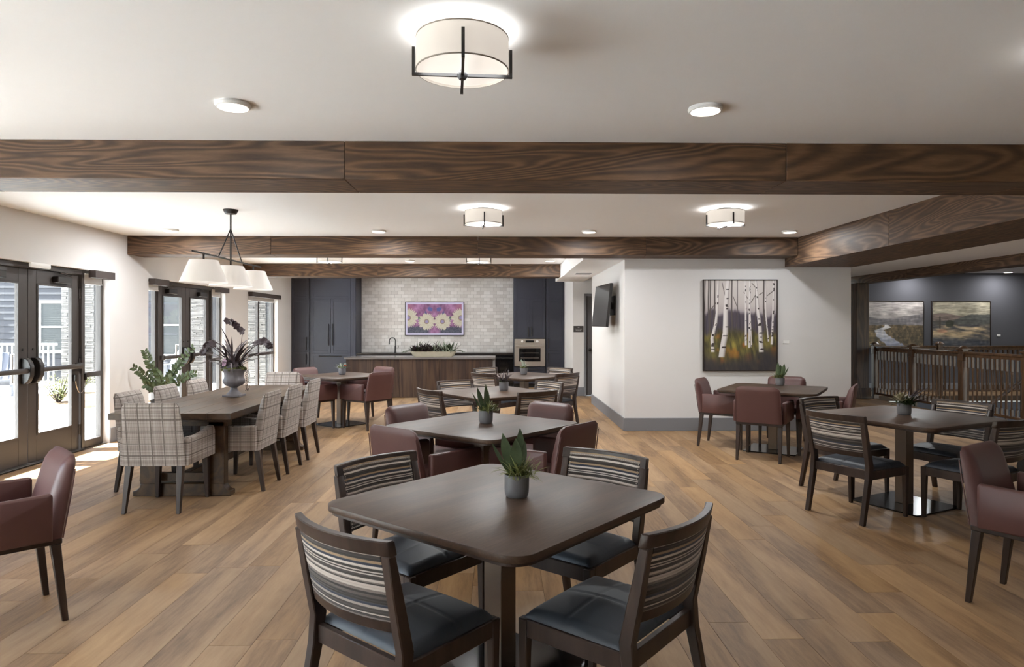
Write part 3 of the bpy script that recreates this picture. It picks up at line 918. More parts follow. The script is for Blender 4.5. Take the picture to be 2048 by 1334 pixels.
for ti, ((cx, cy), a, kind, wd, ds) in enumerate(TAB):
    place(table0, (cx, cy, 0), D(45 + a), TL[ti], 'square pedestal tables')
    for q, d in enumerate(ds):
        ang = D(225 + 90 * q + a)
        off = .288 if kind is striped else .305
        dd = d - off
        nm = 'striped-back chair with navy seat at ' if kind is striped else 'burgundy leather armchair at '
        place(kind, (cx + math.cos(ang) * dd, cy + math.sin(ang) * dd, 0), ang + PI, nm + wd + ', ' + SIDE[q],
              'striped dining chairs' if kind is striped else 'burgundy armchairs')
place(burg, (-2.585, 3.43, 0), D(224), 'burgundy leather armchair standing alone facing the glazed doors', 'burgundy armchairs')
place(burg, (2.90, 3.49, 0), D(-57), 'burgundy leather armchair standing alone beyond the rosette-succulent table', 'burgundy armchairs')
# ------------------------------------------------------------------ trestle table and its plaid chairs
TX, TY = -2.815, 7.08
t = thing('trestle_table', 'long brown wooden trestle table ringed by plaid armchairs', 'table', (TX, TY, 0))
for i in range(5):
    MB().box(-.52 + i * .208, -.52 + (i + 1) * .208 - .0008, -1.35, 1.35, .705, .76).build('top_plank', M['farm'], t, bevel=.002)
MB().box(-.42, .42, -1.2, 1.2, .665, .705).build('apron', M['farm'], t)
for s in (-1, 1):
    yy = s * 1.08
    for q in (-1, 1):
        MB().box(q * .30 - .07, q * .30 + .07, yy - .045, yy + .045, .10, .665).build('leg', M['farm'], t, bevel=.004)
    prof = [(-.43, 0), (-.43, .045), (-.40, .05), (-.375, .075), (-.36, .11), (.36, .11), (.375, .075), (.40, .05), (.43, .045), (.43, 0)]
    MB().loft([[(p, yy - .05, z) for p, z in prof], [(p, yy + .05, z) for p, z in prof]]).build('foot', M['farm'], t, bevel=.004)
    MB().box(-.40, .40, yy - .045, yy + .045, .62, .70).build('cross_rail', M['farm'], t)
MB().box(-.035, .035, -1.04, 1.04, .13, .20).build('stretcher', M['farm'], t, bevel=.004)
for s in (-1, 1): MB().box(-.25, .25, s * 1.08 - .03, s * 1.08 + .03, .13, .2).build('foot_rail', M['farm'], t)
g = 'plaid armchairs round the trestle table'
place(plaidc, (-2.795, 5.68, 0), D(90), 'plaid armchair at trestle table end away from the kitchen', g)
place(plaidc, (-2.90, 8.66, 0), D(-90), 'plaid armchair at trestle table end toward the kitchen', g)
for i, yy in enumerate((6.33, 7.03, 7.74)):
    w_ = ('next to the end farthest from kitchen', 'in the middle', 'next to the kitchen end')[i]
    place(plaidc, (-2.44, yy, 0), D(180), 'plaid armchair on room side of trestle table, ' + w_, g)
    place(plaidc, (-3.20, yy, 0), D(0), 'plaid armchair on glazed-door side of trestle table, ' + w_, g)

# ------------------------------------------------------------------ ceiling fixtures
def lamp(name, loc, watts, size, parent, up=False, kind='AREA'):
    l = bpy.data.lights.new(name, kind)
    l.energy = watts; l.color = (.95, .98, 1)
    if kind == 'AREA':
        l.shape = 'DISK'; l.size = size
    else: l.shadow_soft_size = size
    o = obj(name, l, parent); o.location = loc
    if up: o.rotation_euler = (PI, 0, 0)
    return o
def make_disc():
    r = thing('disc_light', 'x', 'light')
    MB().lathe([(.092, 0), (.095, -.012), (.088, -.022), (.08, -.024)], 28).build('trim_ring', M['white'], r, smooth=True)
    MB().lathe([(.079, -.0235), (.079, -.0255), (.04, -.0275), (.002, -.028)], 28).build('lens', M['lens'], r, smooth=True)
    lamp('bulb', (0, 0, -.032), DISC_W, .15, r)
    return r
M['rim'] = flat('linen_edging', '8d8478', .8)
def make_drum():
    r = thing('drum_light', 'x', 'light')
    def ring(r0, r1, z0, z1):
        return MB().lathe([(r0, z1), (r0, z0), (r1, z0), (r1, z1)], 40, cap=False)
    s = MB()
    n = 40
    rg = [[(q * math.cos(2 * PI * k / n), q * math.sin(2 * PI * k / n), z) for k in range(n)] for q, z in ((.19, -.03), (.19, -.165), (.187, -.165), (.187, -.03))]
    s.loft(rg + [rg[0]], cap=False).build('shade', M['drum'], r, smooth=True)
    for zz in (-.032, -.163): MB().lathe([(.1912, zz - .003), (.1912, zz + .003), (.1895, zz + .003), (.1895, zz - .003), (.1912, zz - .003)], 40, cap=False).build('rim_band', M['rim'], r, smooth=True)
    MB().lathe([(.186, -.150), (.186, -.156), (.001, -.158)], 36).build('diffuser', M['diffuser'], r, smooth=True)
    MB().lathe([(.07, 0), (.07, -.02), (.06, -.028)], 24).build('canopy', M['black'], r, smooth=True)
    MB().tube([(0, 0, -.02), (0, 0, -.19)], .008, 8).build('stem', M['black'], r, smooth=True)
    MB().lathe([(.002, -.198), (.014, -.196), (.022, -.186), (.022, -.172), (.002, -.17)], 16).build('hub', M['black'], r, smooth=True)
    for k in range(4):
        a = D(90 * k + 4)
        m = MB().box(.01, .205, -.006, .006, -.186, -.174).box(.194, .206, -.0065, .0065, -.186, -.07)
        m.xf(Matrix.Rotation(a, 4, 'Z')).build('arm', M['black'], r)
    lamp('bulb', (0, 0, -.162), DRUM_W * .55, .34, r)
    lamp('uplight', (0, 0, -.075), DRUM_W * .55, .05, r, True, 'POINT')
    return r
disc, drum = make_disc(), make_drum()
BASE = {}
def fix(proto, x, y, label, group, z=ZC):
    o = place(proto, (x, y, z), 0, label, group)
    dim = .25 if y < 4.5 else (.7 if x > 7 else (1.15 if y < 13 else .65))       # power scaled by zone to balance brightness, lowest at the front
    for k in o.children:
        if k.type == 'LIGHT':
            k.data = k.data.copy(); k.data.energy = BASE.setdefault((proto.name, k.location.z), k.data.energy) * ((.45 if y < 4.5 else .8) if k.rotation_euler.x else dim * (.6 if 3 < x < 5 and y > 8 else 1) * (2.2 if proto is drum and 4.5 < y < 13 else 1))
for x, y, l in ((-1.455, 3.66, 'round flat ceiling light between front beam and glazed-door side'), (1.14, 3.68, 'round flat ceiling light between front beam and stair side'),
                (-4.15, 8.47, 'round flat ceiling light near the left wall beside second beam'), (-1.54, 8.5, 'round flat ceiling light between pendant and drum lights'),
                (1.135, 8.48, 'round flat ceiling light between the two middle drum lights'), (3.70, 8.45, 'round flat ceiling light in corner of second and wide beams'),
                (-1.67, 12.4, 'round flat ceiling light peeking below second beam, door side'), (.92, 12.3, 'round flat ceiling light peeking below second beam, near soffit')):
    fix(disc, x, y, l, 'round flat ceiling lights')
for x, y, l in ((-2.9, 15.3, 'added round flat ceiling light above worktop before refrigerator'), (-1.55, 15.3, 'added round flat ceiling light above worktop before framed screen'), (-.1, 15.3, 'added round flat ceiling light above worktop before oven'),  # added lights hidden behind the kitchen beam, to brighten the tiled wall
                (9.4, 14.75, 'added round flat ceiling light before the river painting'), (11.4, 14.75, 'added round flat ceiling light before the hill painting'), (9.6, 10.6, 'added round flat ceiling light above the stair well')):  # added lights that brighten the grey wall and stair railing
    fix(disc, x, y, l, 'round flat ceiling lights')
fix(disc, 6.04, 9.75, 'small round light in lowered ceiling beside stair beam', 'round flat ceiling lights', 2.55)
for x, y, l in ((-.155, 2.75, 'large white drum ceiling light with black cross straps before first beam'), (-.17, 6.88, 'white drum ceiling light over the purple-plant table row'),
                (2.33, 6.85, 'white drum ceiling light over the tables beside the wide beam'), (-.35, 11.0, 'white drum light half hidden by second beam, stair side'),
                (-2.80, 11.0, 'white drum light half hidden by second beam, door side'), (2.56, 2.75, 'white drum ceiling light lighting ceiling near wide beam front end'),
                (-2.80, 2.75, 'white drum ceiling light near the left wall before first beam')):
    fix(drum, x, y, l, 'white drum ceiling lights')
# pendant over the trestle table
p = thing('linear_pendant', 'three-shade linen pendant on black bar above trestle table', 'pendant', (TX, 7.02, ZC))
MB().lathe([(.075, 0), (.075, -.008), (.055, -.045), (.012, -.05)], 28).build('canopy', M['black'], p, smooth=True)
MB().tube([(0, 0, -.04), (0, 0, -.62)], .0095, 8).build('stem', M['black'], p, smooth=True)
MB().tube([(0, -.87, -.525), (0, .87, -.525)], .0095, 8).build('bar', M['black'], p, smooth=True)
for s in (-1, 1): MB().tube([(0, 0, -.20), (0, s * .30, -.522)], .0065, 8).build('brace', M['black'], p, smooth=True)
for q in (-.635, 0, .635):
    MB().tube([(0, q, -.52), (0, q, -.61)], .0095, 8).build('shade_stem', M['black'], p, smooth=True)
    n = 40
    rg = [[(q_ * math.cos(2 * PI * k / n), q + q_ * math.sin(2 * PI * k / n), z) for k in range(n)] for q_, z in ((.128, -.59), (.213, -.80), (.210, -.80), (.125, -.592))]
    sh = MB().loft(rg + [rg[0]], cap=False).build('shade', M['pshade'], p, smooth=True)
    MB().lathe([(.126, -.594), (.126, -.597), (.003, -.597)], 30, (0, q, 0)).build('shade_top', M['pshade'], sh, smooth=True)
    MB().lathe([(.206, -.79), (.206, -.793), (.003, -.793)], 30, (0, q, 0)).build('diffuser', M['pshade'], sh, smooth=True)
    lamp('bulb', (0, q, -.80), PENDANT_W, .35, p)
# ------------------------------------------------------------------ kitchen
YF, YB = 16.16, 16.795
def shaker(mb, x0, x1, z0, z1, y=YF, t=.022, fw=.06):
    mb.box(x0, x1, y - t * .55, y, z0, z1)
    mb.box(x0, x0 + fw, y - t, y - t * .5, z0, z1).box(x1 - fw, x1, y - t, y - t * .5, z0, z1)
    mb.box(x0 + fw, x1 - fw, y - t, y - t * .5, z0, z0 + fw).box(x0 + fw, x1 - fw, y - t, y - t * .5, z1 - fw, z1)
    return mb
def cab(label, x0, x1, doors, panels=(), z1=2.70, name='tall_cabinet', openings=()):
    r = thing(name, label, 'cabinet', ((x0 + x1) / 2, YF, 0))
    inv = Matrix.Translation(r.location).inverted()
    def P(o): o.matrix_parent_inverse = inv; return o
    b = MB()
    if openings:
        za, zb = openings
        b.box(x0, x1, YF + .001, YB, .09, za).box(x0, x1, YF + .001, YB, zb, z1).box(x0, x1, YB - .1, YB, za, zb).box(x0, x0 + .012, YF + .001, YB, za, zb).box(x1 - .012, x1, YF + .001, YB, za, zb)
    else: b.box(x0, x1, YF + .001, YB, .09, z1)
    P(b.build('body', M['navy'], r))
    P(MB().box(x0, x1, YF + .06, YB, 0, .09).build('toe_kick', M['black'], r))
    for dx0, dx1, dz0, dz1, nm, hd in doors:
        d = P(shaker(MB(), dx0 + .002, dx1 - .002, dz0 + .002, dz1 - .002).build(nm, M['navy'], r, bevel=.0015))
        if hd:
            hx, hz, hl, vert = hd
            y = YF - .05
            pts = [(hx, y, hz - hl / 2), (hx, y, hz + hl / 2)] if vert else [(hx - hl / 2, y, hz), (hx + hl / 2, y, hz)]
            m = MB().tube(pts, .011, 8)
            for q in pts:
                o_ = Vector(q) + (Vector((0, 0, .03 if q == pts[0] else -.03)) if vert else Vector((.03 if q == pts[0] else -.03, 0, 0)))
                m.tube([o_, o_ + Vector((0, .03, 0))], .007, 6)
            m.build('handle', M['black'], d, smooth=True)
    return r
zt = 2.15
cab('navy tall pantry cabinet against the left wall', XL + .004, -4.59, [(-5.02, -4.60, zt, 2.69, 'door', None), (-5.02, -4.60, .88, zt, 'door', (-4.66, 1.08, .3, 1)), (-5.02, -4.60, .10, .88, 'door', (-4.66, .7, .24, 1))])
cab('navy panelled refrigerator with paired long black handles', -4.578, -3.478, [(-4.56, -3.60, zt, 2.69, 'top_panel', None), (-4.56, -4.08, .84, zt, 'door', (-4.13, 1.29, .52, 1)), (-4.08, -3.60, .84, zt, 'door', (-4.03, 1.29, .52, 1)), (-4.56, -3.60, .10, .84, 'drawer', (-4.08, .77, .55, 0)), (-3.598, -3.482, .10, 2.69, 'side_panel', None)], name='refrigerator')
cab('navy tall cabinet housing the steel wall oven', .335, 1.108, [(.345, 1.10, zt, 2.69, 'top_panel', None), (.345, .7225, 1.20, zt, 'door', (.685, 1.36, .24, 1)), (.7225, 1.10, 1.20, zt, 'door', (.76, 1.36, .24, 1)), (.345, 1.10, .10, .50, 'drawer', (.72, .44, .4, 0))], openings=(.51, 1.19))
cab('navy tall cabinet between wall oven and white wall', 1.116, 1.560, [(1.12, 1.555, zt, 2.69, 'door', None), (1.12, 1.555, .90, zt, 'door', (1.17, 1.08, .24, 1)), (1.12, 1.555, .10, .90, 'door', (1.17, .72, .24, 1))])
ov = thing('wall_oven', 'stainless steel wall oven with two white knobs in navy cabinet', 'oven', (.72, YF, .515))
inv = Matrix.Translation(ov.location).inverted()
def P(o): o.matrix_parent_inverse = inv; return o
x0, x1 = .352, 1.092
P(MB().box(x0, x1, YF - .02, YF + .5, .515, 1.185).build('case', M['steel'], ov, bevel=.003))
P(MB().box(x0, x1, YF - .045, YF - .021, 1.065, 1.185).build('control_panel', M['steel'], ov, bevel=.003))
P(MB().box(.62, .82, YF - .048, YF - .045, 1.10, 1.15).build('display', M['blackglass'], ov))
for xx in (.54, .90): P(MB().lathe([(.03, 0), (.03, .012), (.022, .03), (.002, .032)], 16).xf(Matrix.Translation((xx, YF - .045, 1.125)) @ Matrix.Rotation(PI / 2, 4, 'X')).build('knob', M['white'], ov, smooth=True))
fr = MB().box(x0, x0 + .11, YF - .045, YF - .021, .52, 1.055).box(x1 - .11, x1, YF - .045, YF - .021, .52, 1.055).box(x0 + .11, x1 - .11, YF - .045, YF - .021, .52, .64).box(x0 + .11, x1 - .11, YF - .045, YF - .021, .955, 1.055)
d = P(fr.build('door', M['steel'], ov, bevel=.002))
MB().box(x0 + .11, x1 - .11, YF - .040, YF - .022, .64, .955).build('window', M['blackglass'], d)
MB().tube([(x0 + .03, YF - .09, 1.005), (x1 - .03, YF - .09, 1.005)], .014, 10).build('handle', M['steel'], d, smooth=True)
for zz in (.72, .84): MB().box(x0 + .15, x1 - .15, YF - .0415, YF - .0405, zz, zz + .008).build('oven_rack', M['steel'], d)
# base run, worktop, splashback
r = thing('base_cabinet', 'dark base cabinet run under the worktop behind the island', 'cabinet', (-1.6, YF, 0))
inv = Matrix.Translation(r.location).inverted()
P(MB().box(-3.47, .33, YF + .04, YB, .09, .80).build('body', M['black'], r)); P(MB().box(-3.47, .33, YF + .1, YB, 0, .09).build('toe_kick', M['black'], r))
for i in range(7):
    a = -3.46 + i * .468
    d = P(shaker(MB(), a, a + .464, .10, .795, YF + .04).build('door', M['navy'], r, bevel=.0015))
o = MB().box(-3.472, .33, YF - .0, YB, .802, .84).build('worktop', M['stone_top'], bevel=.003); tag(o, 'dark stone worktop along the tiled kitchen wall', 'worktop')
o = thing('drinks_cooler', 'black glass-fronted cooler under worktop beside oven cabinet', 'cooler', (.1, YF, 0))
MB().box(-.24, .22, .005, .036, .11, .79).build('door', M['blackglass'], o, bevel=.004)
MB().tube([(-.22, -.02, .72), (.2, -.02, .72)], .01, 8).build('handle', M['black'], o, smooth=True)
# faucet
f = thing('faucet', 'black gooseneck faucet on the dark worktop', 'faucet', (-2.60, 16.62, .84))
MB().lathe([(.028, 0), (.028, .01), (.022, .02), (.02, .16), (.015, .17)], 16).build('body', M['black'], f, smooth=True)
pts = [(0, 0, .16), (0, 0, .29)] + [(-.075 + .075 * math.cos(a), 0, .29 + .075 * math.sin(a)) for a in [PI * i / 10 for i in range(11)]] + [(-.15, 0, .2)]
MB().tube(pts, .012, 8).build('spout', M['black'], f, smooth=True)
MB().tube([(0, 0, .11), (.07, 0, .115), (.075, 0, .17)], .007, 6).build('lever', M['black'], f, smooth=True)
# zellige tiles
bs = thing('tiled_splashback', 'wall of pale grey handmade brick tiles behind kitchen', 'tile wall', (-1.57, YB, .845))
def tilemat():
    m = N('zellige_tile')
    rd = m.n('ObjectInfo').outputs['Random']
    ri = m.n('NewGeometry').outputs['Random Per Island']
    w1 = m.white(m.math('ADD', m.math('MULTIPLY', rd, 517.0), m.math('MULTIPLY', ri, 211.0)))
    c = m.ramp(w1, [(0, 'c3bdb9'), (.35, 'cec9c5'), (.7, 'd6d2ce'), (1, 'dedad7')])
    c = m.mix(m.math('MULTIPLY', m.noise(m.pos(), 14, 4, .6), .6), c, m.mix(.5, c, lin('a39b95')))
    m.set(col=c, rough=.28); m.bump(m.noise(m.pos(), 22, 2), .25, .004)
    return m.m
M['tile'] = tilemat()
P0 = MB().box(-3.47, .33, YB - .008, YB, .842, 2.715).build('grout', flat('grout', '9c9792', .9), bs); P0.matrix_parent_inverse = Matrix.Translation(bs.location).inverted()
tw, th = 3.8 / 23, .0852
tm = MB().hexa([(-.5, 0, -.5), (.5, 0, -.5), (.5, .008, -.5), (-.5, .008, -.5), (-.5, 0, .5), (.5, 0, .5), (.5, .008, .5), (-.5, .008, .5)])
tile_me = tm.mesh('tile', M['tile'], bevel=.012)
tiles = []
for j in range(22):
    off = (j % 2) * tw / 2
    for i in range(-1, 24):
        a, b = max(-3.47, -3.47 + i * tw + off), min(.33, -3.47 + (i + 1) * tw + off)
        if b - a < .03: continue
        z0 = .842 + j * th
        hid = (-2.35 < a and b < -.92 and 1.3 < z0 < 1.98) or z0 > 2.6
        tiles.append((hid, RND.random(), a, b, z0))
tiles.sort()
rest = MB()
for i, (h, _, a, b, z0) in enumerate(tiles):
    if i < 300:
        k = obj('tile', tile_me, bs)
        k.location = ((a + b) / 2 + 1.57, -.0145 - RND.random() * .003, z0 + th / 2 - .845)
        k.scale = (b - a - .004, 1, th - .004)
        k.rotation_euler = (RND.gauss(0, .012), 0, RND.gauss(0, .008))
    else:
        rest.box(a + .002, b - .002, YB - .0155, YB - .008, z0 + .002, z0 + th - .002)
k = rest.build('more_tiles', M['tile'], bs); k.matrix_parent_inverse = Matrix.Translation(bs.location).inverted(); tag(k, kind='stuff')
# island
il = thing('kitchen_island', 'long walnut-fronted kitchen island below the framed screen', 'island', (-1.675, 14.4, 0))
inv = Matrix.Translation(il.location).inverted()
P(MB().box(-3.22, -.155, 14.03, 14.75, .0, .80).build('body', M['walnut'], il))
nb = 11
for i in range(nb):
    a = -3.22 + i * (3.065 / nb)
    P(MB().box(a, a + 3.065 / nb - .0025, 14.0, 14.03, .01, .80).build('front_panel', M['walnut'], il, bevel=.0015))
P(MB().box(-.153, -.10, 14.0, 14.78, 0, .802).build('end_panel', M['quartz'], il, bevel=.002))
o = MB().box(-3.26, -.098, 13.96, 14.80, .804, .842).build('island_worktop', M['quartz'], bevel=.003); tag(o, 'grey stone worktop lying on the walnut island', 'worktop')

# ------------------------------------------------------------------ paintings (painted surfaces as vertex colour)
def vn(U, V, sx, sy, seed):
    g = np.random.default_rng(seed).random((int(sy * 1.3) + 4, int(sx * 1.3) + 4))
    x, y = np.clip(U, 0, 1.3) * sx, np.clip(V, 0, 1.3) * sy
    i, j = np.floor(x).astype(int), np.floor(y).astype(int)
    fx, fy = x - i, y - j
    fx, fy = fx * fx * (3 - 2 * fx), fy * fy * (3 - 2 * fy)
    return (g[j, i] * (1 - fx) + g[j, i + 1] * fx) * (1 - fy) + (g[j + 1, i] * (1 - fx) + g[j + 1, i + 1] * fx) * fy
def fb(U, V, sx, sy, seed):
    return .55 * vn(U, V, sx, sy, seed) + .28 * vn(U, V, sx * 2.1, sy * 2.1, seed + 1) + .17 * vn(U, V, sx * 4.3, sy * 4.3, seed + 2)
def lerp(a, b, t): return a + (b - a) * np.clip(t, 0, 1)[..., None]
def C(*c): return np.array(c, float) / 255
def sstep(a, b, x):
    t = np.clip((x - a) / (b - a), 0, 1); return t * t * (3 - 2 * t)
def canvas(name, w, h, nx, ny, fn, mat, parent, y=0.0):
    U, V = np.meshgrid(np.linspace(0, 1, nx), np.linspace(0, 1, ny))
    col = np.clip(fn(U, V), 0, 1)
    li = np.where(col <= .04045, col / 12.92, ((col + .055) / 1.055) ** 2.4)
    vs = np.stack([(U - .5) * w, np.full_like(U, y), (V - .5) * h], -1).reshape(-1, 3)
    idx = np.arange(nx * ny).reshape(ny, nx)
    fs = np.stack([idx[:-1, :-1], idx[:-1, 1:], idx[1:, 1:], idx[1:, :-1]], -1).reshape(-1, 4)
    me = bpy.data.meshes.new(name)
    me.from_pydata(vs.tolist(), [], fs.tolist())
    at = me.color_attributes.new('paint', 'FLOAT_COLOR', 'POINT')
    at.data.foreach_set('color', np.concatenate([li, np.ones((ny, nx, 1))], -1).reshape(-1).astype('f'))
    me.materials.append(mat); me.update()
    return obj(name, me, parent)
def paintmat(name, rough=.6, em=0):
    m = N(name)
    a = m.n('Attribute'); a.attribute_name = 'paint'
    m.set(col=a.outputs[0], rough=rough)
    if em: m.set(emc=a.outputs[0], ems=em)
    return m.m
M['paint'] = paintmat('oil_paint', .55)
M['screen'] = paintmat('lit_screen', .4, .12)
def birch(U, V):
    n = fb(U, V, 5, 6, 1); st = vn(U, V, 70, 8, 5)
    sky = lerp(C(188, 178, 174), C(214, 207, 202), V + .3 * n - .4)
    col = lerp(sky, C(150, 138, 145), sstep(.78, .5, V + .12 * (n - .5)))
    tl = .57 + .09 * vn(U, U * 0, 9, 1, 8) + .03 * vn(U, U * 0, 40, 1, 9)
    wood_ = lerp(C(88, 80, 90), C(66, 60, 70), st)
    col = lerp(col, wood_, sstep(tl + .03, tl - .03, V))
    def trunk(col, pts, hw0, hw1, base, c0, c1, marks):
        ys_ = np.array([p[1] for p in pts]); xs = np.array([p[0] for p in pts])
        o = np.argsort(ys_); xc = np.interp(V, ys_[o], xs[o])
        hw = np.interp(V, [ys_.min(), ys_.max()], [hw0, hw1])
        d = (U - xc) / hw
        msk = sstep(1.15, .85, np.abs(d)) * sstep(base - .008, base + .008, V)
        tc = lerp(np.broadcast_to(c0, col.shape), np.broadcast_to(c1, col.shape), sstep(.1, 1, d))
        if marks:
            mk = (vn(U * 0 + marks * .37 % 1, V, 1, 60, 100 + marks) > .72) & (d > -1 + 1.2 * vn(U * 0, V, 1, 40, 60 + marks)) & (d < .4 + vn(U * 0, V, 1, 47, 70 + marks))
            tc = np.where(mk[..., None], C(60, 52, 52), tc)
        return lerp(col, tc, msk)
    for x, b, h in ((.01, .3, .007), (.06, .3, .011), (.085, .33, .009), (.145, .42, .01), (.38, .35, .011), (.46, .45, .006), (.71, .38, .006), (.82, .33, .012), (.845, .35, .008), (.63, .4, .005)):
        sl_ = .03 * math.sin(x * 40)
        col = trunk(col, [(x + sl_, b), (x, .7), (x + .004, 1.01)], h, h * .8, b, C(92, 84, 80), C(72, 64, 62), 0)
    for x0, v0, x1, v1 in ((.62, .72, .72, .85), (.25, .97, .29, .82), (.66, .97, .72, .91), (.55, .87, .6, .8), (.76, .84, .82, .87), (.87, .83, .95, .88), (.1, .68, .2, .79), (.4, .82, .46, .7)):
        t = np.clip(((U - x0) * (x1 - x0) + (V - v0) * (v1 - v0)) / ((x1 - x0) ** 2 + (v1 - v0) ** 2), 0, 1)
        dd = np.hypot(U - x0 - t * (x1 - x0), V - v0 - t * (v1 - v0))
        col = lerp(col, np.broadcast_to(C(96, 86, 82), col.shape), sstep(.006, .003, dd))
    gr = fb(U + .15 * V, V, 22, 7, 20); g2 = fb(U, V, 5, 5, 30)
    grass = lerp(C(70, 66, 45), C(160, 146, 72), (gr - .25) * 1.8)
    grass = lerp(grass, C(172, 112, 48), sstep(.58, .75, g2) * .7)
    for ux, vy, rr in ((.13, .09, .06), (.62, .13, .09), (.55, .28, .05), (.25, .1, .05)):
        grass = lerp(grass, np.broadcast_to(C(196, 104, 48), grass.shape), sstep(rr, 0, np.hypot((U - ux), (V - vy))) * .75 * gr * 1.6)
    dk = sstep(.26, .02, V + .22 * (g2 - .5) - .12 * sstep(.5, 1, U))
    grass = lerp(grass, lerp(C(52, 48, 56), C(84, 78, 68), gr), dk)
    col = lerp(col, grass, sstep(.47, .36, V + .16 * (gr - .5)))
    W0, W1 = C(225, 219, 216), C(158, 148, 145)
    cv_ = lambda x: (x - 205) / 860
    cy_ = lambda y: 1 - (y - 130) / 1070
    for pts, a, b, mk in (([(375, 120), (360, 500), (345, 640), (300, 820), (310, 985)], .026, .012, 3), ([(495, 120), (475, 300), (462, 500), (458, 750), (432, 900), (412, 1045)], .043, .026, 7),
                          ([(695, 120), (700, 600), (702, 905)], .015, .008, 11), ([(745, 120), (742, 500), (742, 935)], .014, .008, 13), ([(752, 500), (768, 925)], .009, .006, 17),
                          ([(820, 120), (845, 480), (868, 700), (885, 985)], .034, .012, 19), ([(930, 120), (940, 560), (970, 860)], .01, .009, 23), ([(1032, 120), (1025, 500), (1008, 895)], .017, .012, 29)):
        q = [(cv_(x), cy_(y)) for x, y in pts]
        col = trunk(col, q, a, b, q[-1][1], W0, W1, mk)
    return col
def river(U, V):
    n = fb(U, V, 6, 5, 41); s = vn(U, V, 30, 12, 45)
    col = lerp(C(150, 140, 138), C(196, 188, 182), n * 1.3 - .1 + .2 * (V - .7))
    rid = .60 + .12 * sstep(.35, 1, U) + .05 * sstep(.3, 0, U) + .03 * vn(U, U * 0, 12, 1, 48)
    col = lerp(col, lerp(C(104, 100, 104), C(148, 140, 138), s * .7 + n * .5 - .2), sstep(rid + .01, rid - .01, V))
    fld = lerp(C(78, 68, 52), C(140, 116, 84), (fb(U, V, 26, 14, 52) - .3) * 1.9)
    fld = lerp(fld, np.broadcast_to(C(120, 84, 70), fld.shape), sstep(.2, .05, U) * sstep(.35, .6, V) * .8)
    col = lerp(col, fld, sstep(.50, .47, V + .02 * (s - .5) + .1 * sstep(.2, 0, U) - .1 * sstep(.2, 0, U)))
    xc = np.interp(V, [0, .12, .26, .38, .44, .5], [.56, .45, .3, .24, .38, .36])
    hw = np.interp(V, [0, .12, .26, .38, .44, .5], [.17, .14, .11, .08, .07, .02])
    wt = sstep(1.1, .9, np.abs(U - xc) / hw + .35 * (s - .5)) * (V < .5)
    col = lerp(col, lerp(C(150, 152, 170), C(214, 208, 206), V * 2 + .5 * (s - .5)), wt)
    col = lerp(col, lerp(C(62, 56, 42), C(170, 140, 92), fb(U, V, 18, 10, 60)), sstep(.30, .18, U + .5 * V - .06 * s) * (V < .4))
    return col * (.72 + .56 * fb(U, V, 9, 48, 66))[..., None]
def hills(U, V):
    n = fb(U, V, 6, 5, 71); s = vn(U, V, 26, 16, 75)
    col = lerp(C(150, 142, 122), C(200, 190, 168), n * 1.4 - .15)
    col = lerp(col, np.broadcast_to(C(128, 112, 104), col.shape), sstep(.01, -.01, V - (.72 + .03 * np.sin(U * 9))) * sstep(.62, .5, U))
    rid = .58 + .13 * sstep(.3, .68, U) + .015 * s
    col = lerp(col, lerp(C(70, 70, 68), C(104, 104, 98), s * .6 + n * .4), sstep(rid + .012, rid - .012, V))
    bd = fb((U + V) * .6, V, 8, 12, 80)
    land = lerp(C(74, 72, 74), C(186, 162, 128), (bd - .36) * 3.0)
    land = lerp(land, lerp(C(56, 58, 66), C(92, 90, 92), s), sstep(.30, .12, V + .1 * (n - .5)))
    land = lerp(land, np.broadcast_to(C(190, 140, 112), land.shape), sstep(1, .5, np.hypot((U - .17) / .12, (V - .36) / .05)) * .8)
    land = lerp(land, np.broadcast_to(C(206, 182, 148), land.shape), sstep(1, .4, np.hypot((U - .62) / .26, (V - .42 + .12 * (U - .62)) / .05)) * .85)
    col = lerp(col, land, sstep(.53, .48, V + .03 * (s - .5)))
    tr = sstep(1.1, .85, np.hypot((U - .3) / .075, (V - .52) / .085) + .3 * (s - .5))
    col = lerp(col, np.broadcast_to(C(64, 64, 52), col.shape), tr)
    col = col * (.7 + .6 * fb(U, V, 8, 46, 86))[..., None]
    return lerp(col, np.broadcast_to(C(72, 64, 58), col.shape), (sstep(1.1, .8, np.abs(U - .13) / .012) + sstep(1, .2, np.hypot((U - .1) / .1, (V - .56) / .09)) * .6) * (V > .42) * (V < .68))
